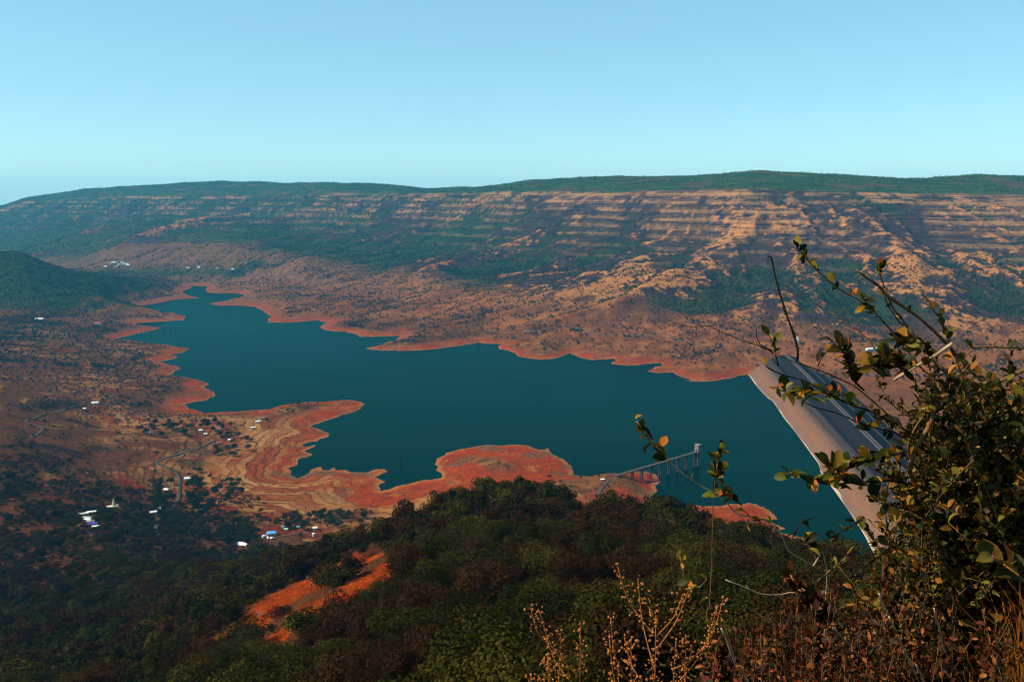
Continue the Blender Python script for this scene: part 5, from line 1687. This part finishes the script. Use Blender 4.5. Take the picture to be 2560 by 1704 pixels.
def soil(x, y):
    return float(height(np.array([x]), np.array([y]))[0])
LS = 0.052
bx_, by_ = 1.72, 2.95
main = Shrub("thorny_shrub", (bx_, by_, soil(bx_, by_)), "large thorny shrub with small green and yellow leaves spreading over the dam at right", "shrub", 'sl_green', 'sl_mass', 292)
root_pt = np.array([bx_, by_, soil(bx_, by_) - 0.03])
ROOTS = [root_pt, root_pt + (0.28, 0.25, 0.02), root_pt + (-0.18, -0.25, -0.02), root_pt + (0.1, 0.6, -0.05)]
def to_root(P, k, sag=0.0):
    e = P[-1]; r_ = ROOTS[k]
    m1 = e + (e - P[-2]) / (np.linalg.norm(e - P[-2]) + 1e-9) * 0.22
    m2 = m1 * 0.45 + r_ * 0.55 + np.array([0.05, 0.05, 0.12])
    return np.vstack([P, [m1, m2, r_]])
BR = [
 # tip-first pixels, distances, root, radii (m), bark, leaf zones (t0, t1, step, size, per)
 ([(1991,618),(2003,632),(2016,645),(2046,681),(2096,723),(2142,752),(2177,777),(2211,813),(2245,851),(2300,920)], 2.45, 2.7, 0, 0.0018, 0.0050, 'twig', [(0,0.16,0.016,0.036,2),(0.2,0.5,0.055,0.040,2),(0.5,0.62,0.02,0.046,3)]),
 ([(2142,675),(2168,694),(2196,714),(2222,740),(2272,775),(2318,811),(2364,855),(2430,930)], 2.6, 2.8, 1, 0.0042, 0.0060, 'twig', [(0.25,0.5,0.10,0.034,1)]),
 ([(2199,665),(2198,682),(2205,700),(2211,721),(2215,752),(2230,779),(2249,806),(2272,821),(2330,890)], 2.6, 2.75, 1, 0.0022, 0.0045, 'twig', [(0,0.08,0.012,0.034,3),(0.25,0.55,0.05,0.03,1)]),
 ([(2211,721),(2232,770),(2250,790),(2285,840),(2340,910)], 2.6, 2.7, 0, 0.003, 0.004, 'twig', [(0.6,0.9,0.04,0.04,2)]),
 ([(1920,643),(1924,640),(1930,647),(1934,668),(1947,729),(1962,775),(1978,821),(1993,871),(1993,901)], 2.5, 2.5, None, 0.0016, 0.0040, 'twig_dark', []),
 ([(1657,795),(1698,809),(1729,817),(1763,813),(1809,830),(1874,855),(1928,876),(1989,903),(2043,920),(2092,940),(2138,962),(2173,989),(2250,1060)], 2.35, 2.6, 2, 0.0012, 0.0056, 'twig', []),
 ([(1893,817),(1891,838),(1900,860),(1928,876)], 2.45, 2.45, None, 0.001, 0.002, 'twig_dark', []),
 ([(1922,836),(1928,850),(1935,868),(1940,890),(1946,915)], 2.45, 2.45, None, 0.001, 0.0022, 'twig_dark', [(0,0.7,0.018,0.040,2)]),
 ([(1915,911),(1925,920),(1963,936),(2001,946),(2027,958),(2065,981)], 2.4, 2.45, None, 0.0016, 0.0032, 'twig_dark', [(0.0,0.04,0.02,0.03,1)]),
 ([(1941,971),(1963,978),(1998,984),(2033,984),(2065,981),(2091,993),(2116,1006),(2154,1019),(2193,1035),(2290,1090)], 2.3, 2.6, 2, 0.0016, 0.0050, 'twig_dark', [(0,0.10,0.016,0.050,2),(0.12,0.42,0.022,0.050,3),(0.5,0.9,0.03,0.045,2)]),
 ([(2014,1006),(2033,1016),(2065,1025),(2107,1038),(2145,1054),(2193,1070),(2240,1083),(2320,1130)], 2.45, 2.65, 2, 0.0016, 0.0045, 'twig_dark', [(0.45,0.95,0.03,0.045,2)]),
 ([(1973,1185),(2001,1188),(2033,1199),(2075,1210),(2129,1207),(2193,1204),(2231,1201),(2288,1210),(2345,1238)], 2.2, 2.5, 2, 0.0022, 0.0055, 'twig_dark', [(0,0.10,0.012,0.042,3),(0.16,0.3,0.018,0.040,3),(0.3,0.5,0.02,0.052,3),(0.5,0.95,0.03,0.05,2)]),
 ([(2085,1195),(2092,1182),(2097,1172),(2148,1156),(2186,1147),(2260,1130)], 2.25, 2.5, None, 0.0018, 0.0035, 'twig_dark', [(0,0.25,0.014,0.055,3),(0.3,0.9,0.022,0.05,3)]),
 ([(2067,1160),(2080,1175),(2090,1190)], 2.25, 2.25, None, 0.0014, 0.002, 'twig_dark', [(0,0.9,0.02,0.06,3)]),
 ([(2174,1249),(2205,1258),(2244,1268),(2288,1280),(2350,1310)], 2.35, 2.6, 2, 0.0016, 0.004, 'twig_dark', [(0,0.9,0.022,0.044,2)]),
 ([(2065,1351),(2091,1335),(2116,1322),(2138,1306),(2160,1290)], 2.5, 2.5, None, 0.0014, 0.003, 'twig_dark', [(0.1,0.9,0.022,0.036,2)]),
 ([(2130,1450),(2170,1410),(2215,1375),(2260,1340),(2330,1320)], 2.5, 2.6, 2, 0.002, 0.004, 'twig_dark', [(0,0.9,0.022,0.04,2)]),
 ([(2381,858),(2355,875),(2329,892),(2280,920),(2235,950)], 2.4, 2.5, None, 0.0052, 0.0042, 'twig_pale', []),
 ([(2560,871),(2483,867),(2440,868),(2420,885),(2380,930),(2350,990)], 2.7, 2.7, 1, 0.0035, 0.004, 'twig', [(0,0.5,0.04,0.04,2)]),
 ([(2620,895),(2560,923),(2502,949),(2451,960),(2400,981),(2349,993),(2330,1050)], 2.35, 2.5, 1, 0.0065, 0.005, 'twig', [(0,0.9,0.05,0.045,2)]),
 ([(2325,755),(2335,775),(2348,795),(2358,815),(2368,840),(2380,870),(2410,940)], 2.8, 2.8, 0, 0.0018, 0.0035, 'twig_dark', [(0,0.7,0.022,0.034,2)]),
 ([(2075,780),(2120,812),(2160,840),(2200,890),(2215,905)], 2.7, 2.65, None, 0.0012, 0.003, 'twig', []),
 ([(2110,840),(2080,865),(2055,895),(2045,915)], 2.5, 2.5, None, 0.0012, 0.0022, 'twig_dark', [(0.5,1,0.03,0.04,1)]),
 ([(2085,860),(2110,880),(2125,915),(2130,945),(2160,975)], 2.4, 2.5, None, 0.002, 0.003, 'twig_dark', [(0,0.8,0.014,0.055,3)]),
 ([(2245,851),(2280,860),(2310,880),(2330,850)], 2.6, 2.6, None, 0.003, 0.003, 'twig', [(0,0.95,0.013,0.058,4)]),
 ([(2180,920),(2210,910),(2240,905),(2270,940)], 2.3, 2.4, None, 0.002, 0.003, 'twig_dark', [(0,0.95,0.012,0.062,4)]),
 ([(2420,1000),(2400,1040),(2380,1090),(2370,1150)], 2.5, 2.5, 1, 0.002, 0.004, 'twig_dark', [(0,0.95,0.018,0.052,3)]),
 ([(2560,1000),(2500,1040),(2450,1090),(2420,1160)], 2.5, 2.6, 1, 0.002, 0.004, 'twig_dark', [(0,0.95,0.018,0.052,3)]),
 ([(2480,1390),(2520,1420),(2560,1450),(2620,1500)], 1.9, 2.0, 1, 0.004, 0.006, 'twig', [(0,0.6,0.03,0.07,2)]),
]
for pix, y0, y1, rk, r0, r1, bark, zones in BR:
    P = trace(pix, y0, y1)
    n_p = len(P)
    full = to_root(P, rk) if rk is not None else P
    Q = main.branch(full, r0, r1, bark)
    frac = np.linalg.norm(np.diff(P, axis=0), axis=1).sum() / np.linalg.norm(np.diff(Q, axis=0), axis=1).sum()
    for (t0, t1, st, sz, per) in zones:
        main.leafy(Q, t0 * frac, t1 * frac, st, sz * 0.86, per)
# the crowded body of the shrub: fine stems from the roots, each with leaves
gq = np.random.default_rng(77)
BODY = np.array([(2240,1000),(2330,930),(2420,880),(2470,960),(2560,940),(2700,900),(2700,1760),(2150,1760),(2200,1520),(2310,1420),(2320,1260),(2270,1120)])
TARGETS = []
while len(TARGETS) < 400:
    q = (gq.uniform(2110, 2700), gq.uniform(880, 1760))
    if inside(np.array([q[0]]), np.array([q[1]]), BODY)[0]:
        TARGETS.append(q)
for i, q in enumerate(TARGETS):
    tip = at_depth(q[0], q[1], gq.uniform(2.25, 3.5))
    r_ = ROOTS[int(gq.integers(4))] + gq.normal(0, 0.08, 3) * (1, 1, 0)
    L = np.linalg.norm(tip - r_)
    if tip[2] < soil(tip[0], tip[1]) + 0.05:
        tip[2] = soil(tip[0], tip[1]) + 0.05 + 0.2 * gq.uniform()
    m = 0.5 * (tip + r_) + gq.normal(0, 0.07, 3) + (0, 0, 0.10 * L)
    Q = main.branch([tip, m, r_], 0.0014, 0.0045, 'twig', own=False)
    main.leafy(Q, 0.0, 0.5, 0.022, 0.031, 2, single=False)
    for q2 in range(2):
        kk = int(len(Q) * gq.uniform(0.1, 0.5))
        e = Q[kk] + gq.normal(0, 0.10, 3) + (-0.03, 0, 0.06)
        Q2 = main.branch([e, 0.5 * (e + Q[kk]) + gq.normal(0, 0.01, 3), Q[kk]], 0.001, 0.002, 'twig', own=False)
        main.leafy(Q2, 0, 0.95, 0.020, 0.030, 2, single=False)
main.finish()

# second, sparser shrub: the long pale branch and the upright twig in front of the near wood
b2x, b2y = 1.02, 2.55
sh2 = Shrub("thorny_shrub", (b2x, b2y, soil(b2x, b2y)), "sparse thorny shrub with one long pale branch reaching towards the footbridge", "shrub", 'sl_green', 'sl_green_mass', 110)
R2 = np.array([b2x, b2y, soil(b2x, b2y) - 0.03])
for pix, y0, y1, toR, r0, r1, bark, zones in [
 ([(1592,1052),(1606,1070),(1621,1087),(1647,1119),(1672,1145),(1694,1170),(1729,1197),(1758,1215),(1790,1232),(1819,1256),(1841,1278),(1873,1290),(1911,1298),(1940,1317),(1959,1342),(1975,1377),(2004,1396),(2036,1416),(2071,1425)], 2.25, 2.5, True, 0.0016, 0.0068, 'twig_pale', [(0,0.20,0.017,0.036,2),(0.62,0.66,0.02,0.036,2)]),
 ([(2119,1387),(2100,1405),(2075,1424),(2043,1453)], 2.5, 2.5, False, 0.0028, 0.004, 'twig', [(0,0.2,0.02,0.04,2)]),
 ([(1800,1125),(1793,1148),(1790,1173),(1785,1205),(1784,1234),(1780,1269),(1779,1317),(1777,1365),(1777,1406),(1770,1500),(1775,1600)], 2.35, 2.5, True, 0.0016, 0.0034, 'twig', [(0,0.14,0.010,0.034,3),(0.2,0.24,0.02,0.055,1)]),
 ([(1800,1232),(1820,1236),(1838,1250),(1855,1262)], 2.38, 2.4, False, 0.0014, 0.002, 'twig_dark', [(0,0.95,0.018,0.038,2)]),
 ([(1873,1290),(1862,1278),(1850,1268)], 2.4, 2.4, False, 0.0014, 0.002, 'twig_dark', [(0,0.95,0.02,0.034,2)]),
 ([(1813,1448),(1858,1465),(1893,1481),(1925,1486),(1955,1484),(1986,1481),(2020,1500),(2060,1560)], 2.45, 2.55, True, 0.002, 0.004, 'twig_pale', []),
 ([(1959,1342),(1985,1330),(2000,1312),(2010,1295)], 2.45, 2.45, False, 0.0022, 0.0015, 'twig_dark', [(0.5,0.95,0.03,0.04,2)]),
 ([(2046,1410),(2035,1385),(2020,1362),(2005,1340)], 2.5, 2.5, False, 0.003, 0.0015, 'twig', [(0.4,1,0.025,0.04,2)]),
 ([(1705,1420),(1712,1440),(1730,1470),(1745,1500),(1790,1560),(1830,1620)], 2.6, 2.6, True, 0.0014, 0.003, 'twig', [(0,0.9,0.035,0.032,2)]),
 ([(1775,1430),(1765,1450),(1740,1475),(1725,1500)], 2.6, 2.6, False, 0.0014, 0.002, 'twig', [(0,0.9,0.03,0.032,2)]),
 ([(1690,1385),(1700,1400),(1712,1410)], 2.6, 2.6, False, 0.0012, 0.002, 'twig', [(0,0.9,0.02,0.028,2)]),
]:
    P = trace(pix, y0, y1)
    full = np.vstack([P, [P[-1] * 0.5 + R2 * 0.5 + (0.03, 0.05, 0.05), R2]]) if toR else P
    Q = sh2.branch(full, r0, r1, bark)
    frac = np.linalg.norm(np.diff(P, axis=0), axis=1).sum() / np.linalg.norm(np.diff(Q, axis=0), axis=1).sum()
    for (t0, t1, st, sz, per) in zones:
        sh2.leafy(Q, t0 * frac, t1 * frac, st, sz, per)
sh2.finish()

# low rusty-leaved bush along the bottom right
b3x, b3y = 0.95, 2.2
sh3 = Shrub("low_bush", (b3x, b3y, soil(b3x, b3y)), "low bush of rusty red and green leaves along the bottom right of the view", "bush", 'sl_rust', 'sl_rust_mass', 180)
BED = np.array([(1690,1690),(1760,1600),(1850,1560),(1960,1500),(1990,1440),(2080,1440),(2180,1400),(2330,1420),(2420,1500),(2600,1540),(2700,1800),(1650,1800)])
n_t = 0
while n_t < 260:
    q = (gq.uniform(1640, 2700), gq.uniform(1400, 1800))
    if not inside(np.array([q[0]]), np.array([q[1]]), BED)[0]:
        continue
    n_t += 1
    tip = at_depth(q[0], q[1], gq.uniform(1.75, 2.9))
    gx_, gy_ = tip[0] + gq.normal(0, 0.12), tip[1] + gq.normal(0.05, 0.12)
    zg = soil(gx_, gy_)
    tip[2] = max(tip[2], soil(tip[0], tip[1]) + 0.06)
    r_ = np.array([gx_, gy_, zg - 0.02])
    m = 0.5 * (tip + r_) + gq.normal(0, 0.04, 3)
    Q = sh3.branch([tip, m, r_], 0.001, 0.003, 'twig', own=False)
    L = np.linalg.norm(tip - r_)
    sh3.leafy(Q, 0.0, min(1.0, 0.45 / max(L, 0.1)), 0.012, 0.019, 2, single=(n_t % 5 == 0))
for pix in ([(1970,1430),(1982,1456),(1995,1485),(2005,1504),(2030,1600)], [(2058,1505),(2052,1530),(2060,1560),(2075,1640)], [(1790,1625),(1800,1650),(1805,1700)]):
    Q = sh3.branch(np.vstack([trace(pix, 2.3, 2.35), [[0.95, 2.3, soil(0.95, 2.3)]]]), 0.0014, 0.0035, 'twig')
    sh3.leafy(Q, 0, 0.22, 0.010, 0.036, 4, single=True)
# bare straws and broken stems in front of it
for pix in ([(2198,1483),(2206,1505),(2216,1525)], [(2222,1540),(2232,1560),(2245,1590)], [(2290,1660),(2300,1680),(2312,1704)], [(1803,1570),(1815,1595),(1825,1625)], [(2335,1520),(2340,1545),(2346,1560)], [(2082,1568),(2095,1580),(2104,1592)]):
    P = trace(pix, 1.9, 1.95)
    sh3.branch(np.vstack([P, [P[-1] + (P[-1] - P[0]) * 2.5]]), 0.0022, 0.0026, 'twig_pale', thorns=False, name="stem")
sh3.finish()

# dry grass on the bank
def grass(name, spots, n, hgt, label_kind='stuff'):
    Vs, Fs = [], []
    k = 0
    for (x, y, rad) in spots:
        for _ in range(n):
            a, r_ = gq.uniform(0, 6.28), rad * math.sqrt(gq.uniform())
            px_, py_ = x + r_ * math.cos(a), y + r_ * math.sin(a)
            z_ = soil(px_, py_)
            h_ = hgt * gq.uniform(0.5, 1.2)
            d = gq.normal(0, 0.35, 2)
            w_ = 0.0028 * gq.uniform(0.6, 1.4)
            t = gq.uniform(0, 6.28); wx_, wy_ = w_ * math.cos(t), w_ * math.sin(t)
            pts = [(0, 0, -0.02), (d[0] * 0.25 * h_, d[1] * 0.25 * h_, 0.55 * h_), (d[0] * 0.8 * h_, d[1] * 0.8 * h_, h_ * 0.92)]
            for q, (ax, ay, az) in enumerate(pts):
                f = (1, 0.8, 0.1)[q]
                Vs += [(px_ + ax - wx_ * f, py_ + ay - wy_ * f, z_ + az), (px_ + ax + wx_ * f, py_ + ay + wy_ * f, z_ + az)]
            Fs += [(k, k + 1, k + 3, k + 2), (k + 2, k + 3, k + 5, k + 4)]
            k += 6
    o = link_mesh(name, np_mesh(name, Vs, Fs), M['straw'])
    tag(o, kind=label_kind)
    return o
spots = []
for _ in range(150):
    px_, Yd = gq.uniform(2190, 2700), gq.uniform(3.4, 6.4)
    x = (px_ - 1280) / 2130 * Yd * 1.0
    spots.append((x, Yd, 0.16))
for _ in range(230):
    px_, Yd = gq.uniform(2600, 4300), gq.uniform(1.6, 6.4)
    spots.append(((px_ - 1280) / 2130 * Yd, Yd, 0.22))
grass("dry_grass", spots, 60, 0.32)

# dry seeding weeds at the bottom edge
def weed(px, row_top, Y, spread, n_side, lab, seed):
    g = np.random.default_rng(seed)
    top = at_depth(px, row_top, Y)
    x0, y0 = top[0] + 0.03, Y + 0.02
    zg = soil(x0, y0)
    r = empty("dry_weed", (x0, y0, zg)); tag(r, lab, "weed", "dry seeding weeds at the bottom edge")
    base = np.array([x0, y0, zg])
    H = top[2] - zg
    seeds = MB()
    def stem(P, r0, r1):
        Q = resample(np.array(P), 0.02)
        MB().tube(Q - base, np.linspace(r0, r1, len(Q)), 5).build("stem", M['seed'], r, True)
        return Q
    def blob(p, s_):
        d = g.normal(size=3); d /= np.linalg.norm(d)
        n = 5
        R = frame_along(d, 0)
        vs = [R[:, 0] * s_, -R[:, 0] * s_ * 0.8] + [R[:, 1] * s_ * 0.7 * math.cos(6.283 * k / n) + R[:, 2] * s_ * 0.7 * math.sin(6.283 * k / n) for k in range(n)]
        seeds.add([tuple(v + p - base) for v in vs], [(0, 2 + k, 2 + (k + 1) % n) for k in range(n)] + [(1, 2 + (k + 1) % n, 2 + k) for k in range(n)])
    def heads(Q, t0, step, s_):
        for k in range(0, int(len(Q) * t0), step):
            for _ in range(4):
                blob(Q[k] + g.normal(0, 0.009, 3), s_ * g.uniform(0.35, 1.0))
    Q = stem([top, top * 0.6 + base * 0.4 + g.normal(0, 0.02, 3), base], 0.0012, 0.004)
    vis = 0.55 / H
    heads(Q, 0.20 / H, 1, 0.0070)
    for k in range(n_side):
        f = g.uniform(0.06, 0.50) / H
        j = min(int(f * len(Q)), len(Q) - 1)
        p = Q[j]
        a = g.uniform(0, 6.28)
        L = g.uniform(0.10, 0.26)
        e = p + np.array([math.cos(a) * spread * L * 1.6, math.sin(a) * spread * L, L * g.uniform(0.5, 0.95)])
        Q2 = stem([e, 0.5 * (e + p) + np.array([math.cos(a), math.sin(a), -0.3]) * 0.02, p], 0.0009, 0.002)
        heads(Q2, g.uniform(0.45, 0.85), 1, 0.0065)
    o = seeds.build("seed_head", M['seed'], r)
    o['kind'] = 'stuff'
for (px, row, Y, sp, n, lab) in [
    (1451, 1560, 2.05, 0.40, 9, "dry seeding weed with the taller tip, left of the pair at the bottom edge"),
    (1402, 1580, 2.10, 0.30, 8, "dry seeding weed leaning at the far left of the bottom edge weeds"),
    (1640, 1537, 2.0, 0.42, 12, "tallest dry seeding weed in the middle of the bottom edge"),
    (1578, 1592, 2.1, 0.30, 6, "short dry weed just left of the tallest seeding weed"),
    (1715, 1585, 2.05, 0.35, 7, "dry seeding weed bending right beside the rusty bush"),
    (1545, 1660, 1.95, 0.40, 5, "lowest dry seeding weed at the bottom edge"),
    (1690, 1600, 2.05, 0.35, 7, "dry weed with round seed heads just right of the tallest one")]:
    weed(px, row, Y, sp * 0.75, n, lab, px)
